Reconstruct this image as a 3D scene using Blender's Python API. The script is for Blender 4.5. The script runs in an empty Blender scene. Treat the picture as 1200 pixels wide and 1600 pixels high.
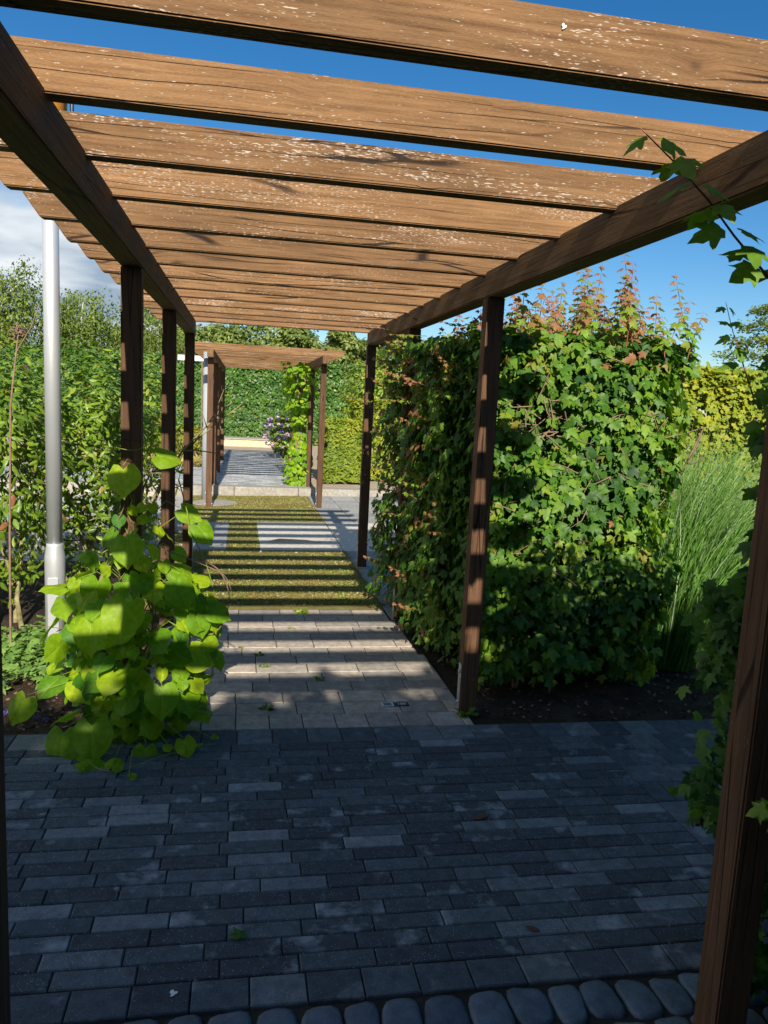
import bpy, bmesh, math, random
import numpy as np
from mathutils import Matrix, Vector

random.seed(7)
RS = np.random.RandomState(11)
scene = bpy.context.scene
COL = scene.collection

# ------------------------------------------------------------------ camera
CAM_Z = 1.664
F_PX, YAW, PITCH, ROLL = 1180.35, 0.18847, 0.14470, 0.05012
cy, sy = math.cos(YAW), math.sin(YAW)
fwd = Vector((sy*math.cos(PITCH), cy*math.cos(PITCH), -math.sin(PITCH)))
r0 = Vector((cy, -sy, 0)); u0 = r0.cross(fwd)
rgt = r0*math.cos(ROLL)+u0*math.sin(ROLL); up = -r0*math.sin(ROLL)+u0*math.cos(ROLL)
cd = bpy.data.cameras.new('camera'); cam = bpy.data.objects.new('camera', cd); COL.objects.link(cam)
m = Matrix.Identity(4)
for i in range(3):
    m[i][0] = rgt[i]; m[i][1] = up[i]; m[i][2] = -fwd[i]
m[2][3] = CAM_Z
cam.matrix_world = m
cd.sensor_fit = 'VERTICAL'; cd.sensor_height = 24; cd.lens = F_PX/1600*24
cd.clip_start = 0.05; cd.clip_end = 600
scene.camera = cam

# ------------------------------------------------------------------ light
SUN_TRAVEL = Vector((0.055, 1.718, -1.0)).normalized()     # direction the sunlight travels
SUN_EL = math.asin(-SUN_TRAVEL.z)
SKY_STRENGTH, SUN_STRENGTH, EXPOSURE = 0.078, 5.0, 0.58
world = bpy.data.worlds.new('World'); scene.world = world; world.use_nodes = True
nt = world.node_tree; nt.nodes.clear()
def wn(t, **k):
    n = nt.nodes.new(t)
    for a, b in k.items(): setattr(n, a, b)
    return n
sky = wn('ShaderNodeTexSky', sky_type='NISHITA', sun_disc=False)
sky.sun_elevation = SUN_EL
sky.sun_rotation = math.atan2(-SUN_TRAVEL.x, -SUN_TRAVEL.y)
sky.altitude = 50; sky.air_density = 1.0; sky.dust_density = 0.25; sky.ozone_density = 4.0
tc = wn('ShaderNodeTexCoord'); sep = wn('ShaderNodeSeparateXYZ'); nt.links.new(tc.outputs['Generated'], sep.inputs[0])
def wmath(op, a, b=None, clamp=False):
    n = wn('ShaderNodeMath', operation=op, use_clamp=clamp)
    for i, v in enumerate((a, b)):
        if v is None: continue
        if isinstance(v, (int, float)): n.inputs[i].default_value = v
        else: nt.links.new(v, n.inputs[i])
    return n.outputs[0]
zz = wmath('ADD', wmath('MAXIMUM', sep.outputs[2], 0.0), 0.14)
cmb = wn('ShaderNodeCombineXYZ')
nt.links.new(wmath('DIVIDE', sep.outputs[0], zz), cmb.inputs[0]); nt.links.new(wmath('DIVIDE', sep.outputs[1], zz), cmb.inputs[1])
noi = wn('ShaderNodeTexNoise'); noi.inputs['Scale'].default_value = 0.62; noi.inputs['Detail'].default_value = 8; noi.inputs['Roughness'].default_value = 0.55
mp = wn('ShaderNodeMapping'); mp.inputs['Location'].default_value = (3.1, 1.7, 0.4)
nt.links.new(cmb.outputs[0], mp.inputs[0]); nt.links.new(mp.outputs[0], noi.inputs['Vector'])
# more cloud towards the left (west) and low over the horizon, clear overhead
bias = wmath('MULTIPLY', sep.outputs[0], -0.55)
low = wmath('ADD', wmath('MULTIPLY', wmath('SUBTRACT', 0.30, sep.outputs[2], True), 0.55), wmath('MULTIPLY', wmath('SUBTRACT', 0.13, sep.outputs[2], True), 1.6))
dens = wmath('ADD', wmath('ADD', noi.outputs[0], bias), low)
mask = wn('ShaderNodeMapRange'); mask.inputs['From Min'].default_value = 0.66; mask.inputs['From Max'].default_value = 0.80
nt.links.new(dens, mask.inputs['Value'])
noi2 = wn('ShaderNodeTexNoise'); noi2.inputs['Scale'].default_value = 1.5; noi2.inputs['Detail'].default_value = 5
nt.links.new(mp.outputs[0], noi2.inputs['Vector'])
cr = wn('ShaderNodeValToRGB'); cr.color_ramp.elements[0].position = .40; cr.color_ramp.elements[0].color = (3.0, 3.9, 5.0, 1)
cr.color_ramp.elements[1].position = .62; cr.color_ramp.elements[1].color = (7.5, 8.0, 8.4, 1)
nt.links.new(noi2.outputs[0], cr.inputs[0])
mx = wn('ShaderNodeMix', data_type='RGBA')
hs = wn('ShaderNodeHueSaturation'); hs.inputs['Saturation'].default_value = 1.30
nt.links.new(sky.outputs[0], hs.inputs['Color'])
nt.links.new(mask.outputs[0], mx.inputs['Factor']); nt.links.new(hs.outputs[0], mx.inputs['A']); nt.links.new(cr.outputs[0], mx.inputs['B'])
bg = wn('ShaderNodeBackground'); bg.inputs['Strength'].default_value = SKY_STRENGTH
out = wn('ShaderNodeOutputWorld')
nt.links.new(mx.outputs['Result'], bg.inputs['Color']); nt.links.new(bg.outputs[0], out.inputs['Surface'])

sd = bpy.data.lights.new('sun', 'SUN'); sd.energy = SUN_STRENGTH; sd.angle = math.radians(0.53); sd.color = (1.0, 0.93, 0.82)
sun = bpy.data.objects.new('sun', sd); COL.objects.link(sun)
sun.rotation_euler = SUN_TRAVEL.to_track_quat('-Z', 'Y').to_euler(); sun.location = (-2, -30, 20)
scene.view_settings.view_transform = 'Standard'; scene.view_settings.look = 'None'
scene.view_settings.exposure = EXPOSURE; scene.view_settings.gamma = 1; scene.view_settings.use_curve_mapping = False

# ------------------------------------------------------------------ terrain height
def gz(x, y):
    return -0.0155*y - 0.019*x + 0.0028*x*y
TER = -0.07        # level of the upper terrace beyond the kerb

# ------------------------------------------------------------------ helpers
def link(o, parent=None):
    COL.objects.link(o)
    if parent is not None: o.parent = parent
    return o
def thing(name, label, cat, loc=(0, 0, 0), group=None):
    o = bpy.data.objects.new(name, None); o.empty_display_size = .1
    o.location = loc; COL.objects.link(o); o['label'] = label; o['category'] = cat
    if group: o['group'] = group
    return o
def tag(o, label, cat, group=None):
    o['label'] = label; o['category'] = cat
    if group: o['group'] = group
    return o
def mesh(name, verts, faces, mat=None, smooth=False, tint=None):
    me = bpy.data.meshes.new(name); me.from_pydata([tuple(v) for v in verts], [], faces)
    if mat: me.materials.append(mat)
    if smooth:
        for p in me.polygons: p.use_smooth = True
    if tint is not None:
        a = me.attributes.new('tint', 'FLOAT', 'POINT'); a.data.foreach_set('value', np.broadcast_to(np.asarray(tint, dtype=np.float32), len(me.vertices)).copy())
    me.update()
    return me
def obj(name, me, parent=None, loc=(0, 0, 0), rot=(0, 0, 0), origin=(0, 0, 0)):
    o = bpy.data.objects.new(name, me); link(o, parent)
    o.location = Vector(loc)-Vector(origin); o.rotation_euler = rot
    return o
def big_mesh(name, V, tris, mat, tint=None):
    """V (N,3) array, tris (M,3) array -> mesh, quick"""
    me = bpy.data.meshes.new(name)
    me.vertices.add(len(V)); me.vertices.foreach_set('co', V.astype(np.float32).ravel())
    n = len(tris)
    me.loops.add(n*3); me.loops.foreach_set('vertex_index', tris.astype(np.int32).ravel())
    me.polygons.add(n); me.polygons.foreach_set('loop_start', np.arange(0, n*3, 3, dtype=np.int32))
    me.materials.append(mat)
    if tint is not None:
        a = me.attributes.new('tint', 'FLOAT', 'POINT'); a.data.foreach_set('value', tint.astype(np.float32))
    me.update(); me.validate()
    return me
def bm_mesh(name, bm, mat, smooth=False):
    me = bpy.data.meshes.new(name); bmesh.ops.recalc_face_normals(bm, faces=bm.faces[:]); bm.to_mesh(me); bm.free()
    if mat: me.materials.append(mat)
    if smooth:
        for p in me.polygons: p.use_smooth = True
    return me
def box_bm(bm, x0, x1, y0, y1, z0, z1, bev=0.0):
    r = bmesh.ops.create_cube(bm, size=1)
    for v in r['verts']:
        v.co = Vector(((x0+x1)/2+v.co.x*(x1-x0), (y0+y1)/2+v.co.y*(y1-y0), (z0+z1)/2+v.co.z*(z1-z0)))
    if bev:
        es = list({e for v in r['verts'] for e in v.link_edges})
        bmesh.ops.bevel(bm, geom=es, offset=bev, segments=1, affect='EDGES')
def box_mesh(name, x0, x1, y0, y1, z0, z1, mat, bev=0.0):
    bm = bmesh.new(); box_bm(bm, x0, x1, y0, y1, z0, z1, bev); return bm_mesh(name, bm, mat)
def lathe(name, prof, mat, n=24, cap=True, smooth=True):
    vs, fs = [], []
    for (r, z) in prof:
        for k in range(n):
            a = 2*math.pi*k/n; vs.append((r*math.cos(a), r*math.sin(a), z))
    for i in range(len(prof)-1):
        for k in range(n):
            a = i*n+k; b = i*n+(k+1) % n; fs.append((a, b, b+n, a+n))
    if cap:
        fs.append(tuple(range(n-1, -1, -1))); fs.append(tuple(range((len(prof)-1)*n, len(prof)*n)))
    me = mesh(name, vs, fs, mat, smooth)
    if smooth:
        for p in me.polygons:
            if len(p.vertices) > 4: p.use_smooth = False
    return me
def tube_arrays(pts, radii, n=6):
    """verts,tris arrays of a tube along pts"""
    pts = np.array(pts, float); V = []; T = []
    L = len(pts)
    for i in range(L):
        d = pts[min(i+1, L-1)]-pts[max(i-1, 0)]; d /= (np.linalg.norm(d)+1e-9)
        a = np.cross(d, [0, 0, 1.0]) if abs(d[2]) < .95 else np.cross(d, [1.0, 0, 0]); a /= np.linalg.norm(a); b = np.cross(d, a)
        for k in range(n):
            t = 2*math.pi*k/n; V.append(pts[i]+radii[i]*(a*math.cos(t)+b*math.sin(t)))
    for i in range(L-1):
        for k in range(n):
            p = i*n+k; q = i*n+(k+1) % n; T += [(p, q, q+n), (p, q+n, p+n)]
    c = len(V); V.append(pts[-1]); base = (L-1)*n
    for k in range(n): T.append((base+k, base+(k+1) % n, c))
    return np.array(V), np.array(T)
class Acc:
    def __init__(s): s.V = []; s.T = []; s.A = []; s.n = 0
    def add(s, V, T, tint=0.5):
        s.V.append(V); s.T.append(T+s.n); s.n += len(V); s.A.append(np.broadcast_to(np.asarray(tint, float), len(V)))
    def tube(s, pts, radii, n=6, tint=.5): s.add(*tube_arrays(pts, radii, n), tint=tint)
    def mesh(s, name, mat, smooth=False):
        me = big_mesh(name, np.concatenate(s.V), np.concatenate(s.T), mat, np.concatenate(s.A))
        if smooth: me.polygons.foreach_set('use_smooth', [True]*len(me.polygons))
        return me
def wob(P, f=1.0, seed=0):
    """cheap smooth noise, about -1..1"""
    x, y, z = P[:, 0]*f, P[:, 1]*f, P[:, 2]*f
    return (np.sin(x*2.1+seed*1.3+1.7*np.sin(y*1.7+seed))+np.sin(y*2.7+seed*.7+1.3*np.sin(z*2.3+seed*2))+np.sin(z*3.1+seed*2.1+1.5*np.sin(x*1.9-seed)))/3

# ------------------------------------------------------------------ materials
class MB:
    def __init__(s, name):
        s.m = bpy.data.materials.new(name); s.m.use_nodes = True; s.t = s.m.node_tree; s.t.nodes.clear()
        s.out = s.n('ShaderNodeOutputMaterial')
    def n(s, t, inp=None, **k):
        nd = s.t.nodes.new(t)
        for a, b in k.items(): setattr(nd, a, b)
        for a, b in (inp or {}).items():
            if isinstance(b, bpy.types.NodeSocket): s.t.links.new(b, nd.inputs[a])
            else: nd.inputs[a].default_value = b
        return nd
    def math(s, op, a, b=0.5, clamp=False): return s.n('ShaderNodeMath', {0: a, 1: b}, operation=op, use_clamp=clamp).outputs[0]
    def noise(s, vec, scale, detail=3, rough=.5, dist=0.0):
        return s.n('ShaderNodeTexNoise', {'Vector': vec, 'Scale': scale, 'Detail': detail, 'Roughness': rough, 'Distortion': dist}).outputs[0]
    def rng(s, v, a, b, c=0.0, d=1.0): return s.n('ShaderNodeMapRange', {'Value': v, 'From Min': a, 'From Max': b, 'To Min': c, 'To Max': d}).outputs[0]
    def mix(s, f, a, b, mode='MIX'):
        nd = s.n('ShaderNodeMix', data_type='RGBA', blend_type=mode)
        for k, v in (('Factor', f), ('A', a), ('B', b)):
            if isinstance(v, bpy.types.NodeSocket): s.t.links.new(v, nd.inputs[k])
            else: nd.inputs[k].default_value = v if k == 'Factor' else (*v, 1)
        return nd.outputs['Result']
    def ramp(s, f, stops):
        nd = s.n('ShaderNodeValToRGB', {0: f}); e = nd.color_ramp.elements
        e[0].position, e[0].color = stops[0][0], (*stops[0][1], 1); e[1].position, e[1].color = stops[-1][0], (*stops[-1][1], 1)
        for p, c in stops[1:-1]:
            q = e.new(p); q.color = (*c, 1)
        return nd.outputs[0]
    def bump(s, h, strength, dist=.01, normal=None):
        i = {'Height': h, 'Strength': strength, 'Distance': dist}
        if normal is not None: i['Normal'] = normal
        return s.n('ShaderNodeBump', i).outputs[0]
    def bsdf(s, col, rough=.7, normal=None, metal=0.0, spec=.5):
        i = {'Roughness': rough, 'Metallic': metal, 'Specular IOR Level': spec}
        if isinstance(col, bpy.types.NodeSocket): i['Base Color'] = col
        else: i['Base Color'] = (*col, 1)
        if normal is not None: i['Normal'] = normal
        b = s.n('ShaderNodeBsdfPrincipled', i); return b
    def done(s, sh): s.t.links.new(sh.outputs[0] if hasattr(sh, 'outputs') else sh, s.out.inputs[0]); return s.m

def wood_mat(name, c_dark, c_mid, c_light, fleck=0.5):
    b = MB(name); tc = b.n('ShaderNodeTexCoord').outputs['Object']; rnd = b.n('ShaderNodeObjectInfo').outputs['Random']
    off = b.n('ShaderNodeCombineXYZ', {0: b.math('MULTIPLY', rnd, 37.0), 1: b.math('MULTIPLY', rnd, 11.0), 2: b.math('MULTIPLY', rnd, 23.0)}).outputs[0]
    vec = b.n('ShaderNodeVectorMath', {0: tc, 1: off}, operation='ADD').outputs[0]
    # slow waviness of the grain + knots
    warp = b.noise(b.n('ShaderNodeMapping', {'Vector': vec, 'Scale': (1.1, 5, 5)}).outputs[0], 1.0, 2)
    kn = b.n('ShaderNodeTexVoronoi', {'Vector': b.n('ShaderNodeMapping', {'Vector': vec, 'Scale': (6.0, 8.5, 8.5)}).outputs[0], 'Scale': 1.0, 'Randomness': 1.0})
    rare = b.rng(b.n('ShaderNodeSeparateColor', {0: kn.outputs['Color']}).outputs[0], .84, .86, 1.0, 0.0)
    kd = b.math('ADD', kn.outputs['Distance'], rare)
    knot = b.rng(kd, 0.05, 0.13, 1.0, 0.0); ring = b.rng(kd, 0.08, 0.40, 1.0, 0.0)
    sp = b.n('ShaderNodeSeparateXYZ', {0: vec})
    zz = b.math('ADD', sp.outputs[2], b.math('ADD', b.math('MULTIPLY', warp, .03), b.math('MULTIPLY', ring, .012)))
    yy = b.math('ADD', sp.outputs[1], b.math('MULTIPLY', warp, .03))
    gv = b.n('ShaderNodeCombineXYZ', {0: b.math('MULTIPLY', sp.outputs[0], .035), 1: yy, 2: zz}).outputs[0]
    grain = b.noise(gv, 95, 4, .6)
    fine = b.noise(b.n('ShaderNodeMapping', {'Vector': gv, 'Scale': (8, 1, 1)}).outputs[0], 330, 3, .6)
    big = b.noise(b.n('ShaderNodeMapping', {'Vector': vec, 'Scale': (1.3, 5, 5)}).outputs[0], 1.8, 4, .6)
    col = b.ramp(b.math('ADD', b.math('MULTIPLY', grain, .75), b.math('MULTIPLY', fine, .25)), [(.28, c_dark), (.48, c_mid), (.72, c_light)])
    tone = b.math('MULTIPLY', b.rng(big, .3, .7, .72, 1.12), b.rng(rnd, 0, 1, .82, 1.12))
    col = b.mix(1.0, col, b.n('ShaderNodeCombineColor', {0: tone, 1: b.math('MULTIPLY', tone, .985), 2: b.math('MULTIPLY', tone, .97)}).outputs[0], 'MULTIPLY')
    # worn pale paint flecks : short dashes along the grain
    fv = b.n('ShaderNodeMapping', {'Vector': vec, 'Scale': (58, 330, 330)}).outputs[0]
    fl = b.noise(fv, 1.0, 2, .5); area = b.noise(b.n('ShaderNodeMapping', {'Vector': vec, 'Scale': (1.6, 11, 11)}).outputs[0], 1.3, 3, .6)
    thr = b.math('SUBTRACT', .73, b.math('MULTIPLY', b.rng(area, .34, .62), b.rng(b.math('FRACT', b.math('MULTIPLY', rnd, 7.3)), 0, 1, .09*fleck, .215*fleck)))
    fm = b.math('MULTIPLY', b.math('SUBTRACT', fl, thr), 16.0, True)
    col = b.mix(b.math('MULTIPLY', fm, .72), col, (.62, .52, .42))
    # knots and long cracks
    col = b.mix(b.math('MULTIPLY', knot, .75), col, (.055, .026, .012)); col = b.mix(b.math('MULTIPLY', b.math('SUBTRACT', ring, knot, True), .28), col, (.13, .06, .028))
    cv = b.n('ShaderNodeCombineXYZ', {0: b.math('MULTIPLY', sp.outputs[0], .22), 1: b.math('MULTIPLY', yy, 9), 2: b.math('MULTIPLY', b.math('ADD', zz, b.math('MULTIPLY', fine, .0015)), 9)}).outputs[0]
    cn = b.n('ShaderNodeTexVoronoi', {'Vector': cv, 'Scale': 2.2, 'Randomness': 1.0}, feature='DISTANCE_TO_EDGE').outputs['Distance']; ck = b.rng(cn, .006, .022, 1, 0)
    cmk = b.rng(b.noise(b.n('ShaderNodeMapping', {'Vector': vec, 'Scale': (1.2, 4, 4), 'Location': (5, 2, 1)}).outputs[0], 1.5, 2), .42, .56)
    crack = b.math('MULTIPLY', ck, cmk)
    col = b.mix(b.math('MULTIPLY', crack, .92), col, (.012, .006, .004))
    h = b.math('SUBTRACT', b.math('ADD', b.math('MULTIPLY', grain, .5), b.math('MULTIPLY', fine, .35)), b.math('MULTIPLY', crack, 1.6))
    h = b.math('ADD', h, b.math('MULTIPLY', fm, .25))
    return b.done(b.bsdf(col, .78, b.bump(h, .55, .006), spec=.25))
M = {}
M['wood'] = wood_mat('weathered_wood', (.105, .052, .021), (.215, .114, .047), (.31, .18, .085), 1.0)
M['wood_beam'] = wood_mat('beam_wood', (.10, .052, .022), (.19, .105, .047), (.28, .17, .085), .35)
M['wood_shaded'] = wood_mat('post_wood_shaded', (.070, .034, .017), (.115, .058, .029), (.165, .09, .047), .05)  # same timber made darker: the shade on the posts is put into the colour

def stone_mat(name, ramp, speck=.3, patch=.4, rough=.85, bump=.35, use_tint=False, sc=1.0):
    b = MB(name); geo = b.n('ShaderNodeNewGeometry').outputs['Position']
    r = b.n('ShaderNodeAttribute', attribute_name='tint').outputs['Fac'] if use_tint else b.n('ShaderNodeObjectInfo').outputs['Random']
    col = b.ramp(r, ramp)
    mott = b.noise(geo, 22*sc, 6, .65); pt = b.noise(b.n('ShaderNodeVectorMath', {0: geo, 1: b.n('ShaderNodeCombineXYZ', {0: b.math('MULTIPLY', r, 19.0), 1: b.math('MULTIPLY', r, 7.0)}).outputs[0]}, operation='ADD').outputs[0], 6*sc, 4, .6)
    f = b.math('MULTIPLY', b.rng(mott, .3, .7, .70, 1.30), b.rng(b.noise(geo, 260*sc, 2, .7), .3, .7, .72, 1.28))
    col = b.mix(1.0, col, b.n('ShaderNodeCombineColor', {0: f, 1: f, 2: f}).outputs[0], 'MULTIPLY')
    col = b.mix(b.math('MULTIPLY', b.rng(pt, .58, .70), patch), col, tuple(min(.6, c*2.0+.02) for c in ramp[-1][1]))
    sn = b.n('ShaderNodeTexVoronoi', {'Vector': geo, 'Scale': 150.0*sc}); s = b.math('MULTIPLY', b.rng(sn.outputs['Distance'], .12, .26, 1, 0), b.rng(b.noise(geo, 60*sc, 2), .48, .6))
    col = b.mix(b.math('MULTIPLY', s, speck), col, tuple(min(.75, c*2.6+.08) for c in ramp[-1][1]))
    pits = b.n('ShaderNodeTexVoronoi', {'Vector': geo, 'Scale': 130.0*sc}); p = b.rng(pits.outputs['Distance'], .08, .2, 1, 0); p = b.math('MULTIPLY', p, b.rng(b.noise(geo, 30*sc, 2), .52, .6))
    col = b.mix(b.math('MULTIPLY', p, .5), col, tuple(c*.3 for c in ramp[0][1]))
    h = b.math('SUBTRACT', b.math('ADD', mott, b.math('MULTIPLY', b.noise(geo, 180*sc, 3), .5)), b.math('MULTIPLY', p, .6))
    return b.done(b.bsdf(col, rough, b.bump(h, bump, .004), spec=.35))
M['paver'] = stone_mat('charcoal_paver_sky_tint', [(0, (.044, .056, .066)), (.45, (.066, .084, .098)), (.82, (.098, .118, .135)), (.93, (.15, .175, .19)), (1, (.20, .225, .24))], .7, .55)  # charcoal stone with the blue cast of skylight put into the base colour
M['slab'] = stone_mat('grey_slab', [(0, (.050, .062, .076)), (.5, (.080, .097, .115)), (1, (.15, .17, .18))], .5, .6)
M['cobble'] = stone_mat('cobble', [(0, (.055, .078, .105)), (1, (.11, .145, .18))], .1, .25, .6)
M['brown'] = stone_mat('brown_paver', [(0, (.28, .25, .215)), (.5, (.39, .34, .28)), (1, (.49, .40, .31))], .3, .25)
M['pale'] = stone_mat('pale_slab', [(0, (.52, .47, .38)), (1, (.64, .58, .48))], .1, .15)
M['mid'] = stone_mat('mid_slab', [(0, (.25, .25, .235)), (1, (.36, .355, .33))], .2, .25)
M['kerb'] = stone_mat('kerb_concrete', [(0, (.29, .265, .22)), (1, (.37, .335, .28))], .2, .3)
M['terrace'] = stone_mat('terrace_paver', [(0, (.22, .235, .24)), (.5, (.34, .35, .345)), (1, (.50, .50, .48))], .2, .2, use_tint=True)
M['boulder'] = stone_mat('pale_boulder', [(0, (.42, .39, .35)), (1, (.55, .51, .46))], .2, .4, bump=.8, sc=.4)

def ground_mat(name, ramp, scale=3.0, bump=.8, dist=.02):
    b = MB(name); geo = b.n('ShaderNodeNewGeometry').outputs['Position']
    n1 = b.noise(geo, scale, 8, .68); n2 = b.noise(geo, scale*14, 5, .7)
    col = b.ramp(b.math('ADD', b.math('MULTIPLY', n1, .55), b.math('MULTIPLY', n2, .45)), ramp)
    return b.done(b.bsdf(col, .95, b.bump(b.math('ADD', n2, b.math('MULTIPLY', b.noise(geo, scale*50, 3), .4)), bump, dist), spec=.15))
M['joint'] = ground_mat('joint_sand', [(.35, (.025, .022, .017)), (.65, (.06, .052, .04))], 12, .6, .004)
M['soil'] = ground_mat('soil', [(.35, (.035, .024, .016)), (.5, (.075, .052, .034)), (.66, (.15, .105, .07))], 6, 1.0, .03)
M['moss'] = ground_mat('moss_ground', [(.34, (.12, .09, .04)), (.46, (.23, .185, .06)), (.56, (.28, .24, .07)), (.68, (.40, .32, .16))], 4, 1.0, .015)
M['turf'] = ground_mat('turf', [(.34, (.035, .05, .012)), (.5, (.07, .095, .022)), (.66, (.14, .14, .05))], 2, 1.0, .03)
M['gravel'] = ground_mat('tan_gravel', [(.34, (.30, .24, .17)), (.5, (.42, .34, .25)), (.66, (.52, .43, .32))], 6, .6, .01)
M['grit'] = ground_mat('white_grit', [(.34, (.30, .28, .25)), (.5, (.48, .46, .42)), (.66, (.60, .57, .53))], 5, .8, .02)

def leaf_mat(name, ramp, trans=.35, rough=.5, spec=.35, veins=False, tcol=(1.25, 1.35, .5)):
    b = MB(name); t = b.n('ShaderNodeAttribute', attribute_name='tint').outputs['Fac']
    col = b.ramp(t, ramp)
    geo = b.n('ShaderNodeNewGeometry').outputs['Position']
    f = b.rng(b.noise(geo, 40, 3, .6), .3, .7, .8, 1.2)
    col = b.mix(1.0, col, b.n('ShaderNodeCombineColor', {0: f, 1: f, 2: f}).outputs[0], 'MULTIPLY')
    nrm = None
    if veins:
        oc = b.n('ShaderNodeTexCoord').outputs['Object']; s3 = b.n('ShaderNodeSeparateXYZ', {0: oc})
        ax = b.math('ABSOLUTE', s3.outputs[0])
        mid = b.math('SUBTRACT', 1.0, b.math('MULTIPLY', ax, 55.0), True)
        w = b.math('ABSOLUTE', b.math('SINE', b.math('MULTIPLY', b.math('SUBTRACT', s3.outputs[1], b.math('MULTIPLY', ax, .75)), 17.0)))
        side = b.math('SUBTRACT', 1.0, b.math('MULTIPLY', w, 9.0), True)
        v = b.math('MAXIMUM', mid, b.math('MULTIPLY', side, .45))
        col = b.mix(b.math('MULTIPLY', v, .35), col, tuple(min(.7, c*1.5+.05) for c in ramp[-1][1]))
        nrm = b.bump(b.math('SUBTRACT', b.noise(oc, 9, 2), v), .35, .004)
    p = b.bsdf(col, rough, nrm, spec=spec)
    tr = b.n('ShaderNodeBsdfTranslucent', {'Color': b.mix(1.0, col, tcol, 'MULTIPLY')})
    ms = b.n('ShaderNodeMixShader', {0: trans}); b.t.links.new(p.outputs[0], ms.inputs[1]); b.t.links.new(tr.outputs[0], ms.inputs[2])
    return b.done(ms)
M['maple'] = leaf_mat('maple_leaf', [(0, (.028, .085, .018)), (.4, (.085, .20, .022)), (.75, (.20, .34, .028)), (.86, (.24, .27, .03)), (.93, (.32, .16, .06)), (1, (.38, .17, .10))], .38)
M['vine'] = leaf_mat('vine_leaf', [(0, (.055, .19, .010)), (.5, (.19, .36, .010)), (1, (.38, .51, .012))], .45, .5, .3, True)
M['shrub'] = leaf_mat('shrub_leaf', [(0, (.045, .10, .015)), (.45, (.15, .26, .02)), (.82, (.30, .40, .04)), (.93, (.30, .28, .05)), (1, (.33, .13, .06))], .32, .42, .5)
M['grass'] = leaf_mat('reed_grass', [(0, (.05, .13, .02)), (.5, (.14, .30, .05)), (.85, (.26, .42, .12)), (1, (.45, .55, .36))], .3, .45)
M['hornbeam'] = leaf_mat('hornbeam_leaf', [(0, (.03, .085, .014)), (.5, (.075, .18, .02)), (.9, (.13, .26, .03)), (1, (.30, .26, .05))], .3, .45, .5)
M['thuja'] = leaf_mat('thuja_spray', [(0, (.05, .10, .01)), (.5, (.18, .25, .014)), (1, (.40, .37, .02))], .25, .6)
M['tree'] = leaf_mat('tree_leaf', [(0, (.08, .12, .025)), (.5, (.17, .23, .045)), (1, (.31, .35, .10))], .3, .55)
M['birch'] = leaf_mat('birch_leaf', [(0, (.07, .11, .018)), (.5, (.15, .21, .03)), (1, (.27, .33, .06))], .3, .55)
M['yellow'] = leaf_mat('yellow_leaf', [(0, (.10, .13, .02)), (.5, (.28, .28, .02)), (.85, (.42, .36, .02)), (1, (.26, .20, .17))], .3, .5)
M['mosstuft'] = leaf_mat('moss_tuft', [(0, (.12, .11, .025)), (.4, (.30, .255, .06)), (.75, (.44, .36, .13)), (.88, (.19, .32, .05)), (.95, (.34, .36, .27)), (1, (.50, .52, .45))], .2, .8)
M['herb'] = leaf_mat('cranesbill_leaf', [(0, (.10, .20, .04)), (.5, (.20, .34, .07)), (1, (.32, .46, .12))], .3, .6)
M['petal'] = leaf_mat('petal', [(0, (.09, .07, .45)), (.4, (.35, .22, .55)), (.6, (.75, .42, .60)), (1, (.80, .68, .75))], .3, .6, tcol=(1, 1, 1))
M['dead'] = leaf_mat('dead_leaf', [(0, (.10, .05, .03)), (1, (.36, .22, .13))], .2, .8, tcol=(1, .9, .7))

def plain(name, col, rough=.6, metal=0.0, nscale=0, namp=.2, spec=.5):
    b = MB(name); geo = b.n('ShaderNodeNewGeometry').outputs['Position']; c = col; nrm = None
    if nscale:
        nn = b.noise(geo, nscale, 5, .65); f = b.rng(nn, .3, .7, 1-namp, 1+namp)
        c = b.mix(1.0, (col[0], col[1], col[2]), b.n('ShaderNodeCombineColor', {0: f, 1: f, 2: f}).outputs[0], 'MULTIPLY'); nrm = b.bump(nn, .3, .004)
    return b.done(b.bsdf(c, rough, nrm, metal, spec))
M['alu'] = plain('lamp_aluminium', (.62, .63, .63), .42, .55, 3, .06)
M['polegrey'] = plain('grey_pole_paint', (.30, .32, .33), .6)
M['galv'] = plain('galvanised_steel', (.50, .53, .55), .45, .7, 25, .2)
M['bark'] = plain('bark', (.16, .12, .075), .9, 0, 18, .5)
M['lichen'] = plain('lichen_bark', (.24, .21, .09), .9, 0, 22, .55)
M['redstem'] = plain('red_stem', (.26, .09, .05), .7, 0, 20, .2)
M['greenstem'] = plain('green_stem', (.22, .30, .03), .6, 0, 20, .2)
M['brownstem'] = plain('brown_stem', (.22, .14, .09), .8, 0, 30, .3)
M['birchbark'] = plain('birch_bark', (.55, .52, .46), .8, 0, 4, .4)
M['orange'] = plain('amber_wood_lamp', (.60, .25, .035), .5, 0, 12, .15)
M['darkmetal'] = plain('dark_metal', (.04, .045, .05), .4, .6)
M['white'] = plain('white_board', (.80, .80, .78), .5, 0, 5, .05)
M['plaquedark'] = plain('navy_plaque', (.025, .035, .08), .5)
M['plaquegrey'] = plain('grey_blue_panel', (.10, .17, .20), .6)
M['plaquewhite'] = plain('white_frame', (.62, .68, .70), .5)
M['sandstone'] = plain('sandstone_bench', (.62, .47, .29), .85, 0, 9, .25)
M['wire'] = plain('green_wire', (.02, .11, .07), .5)

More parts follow.
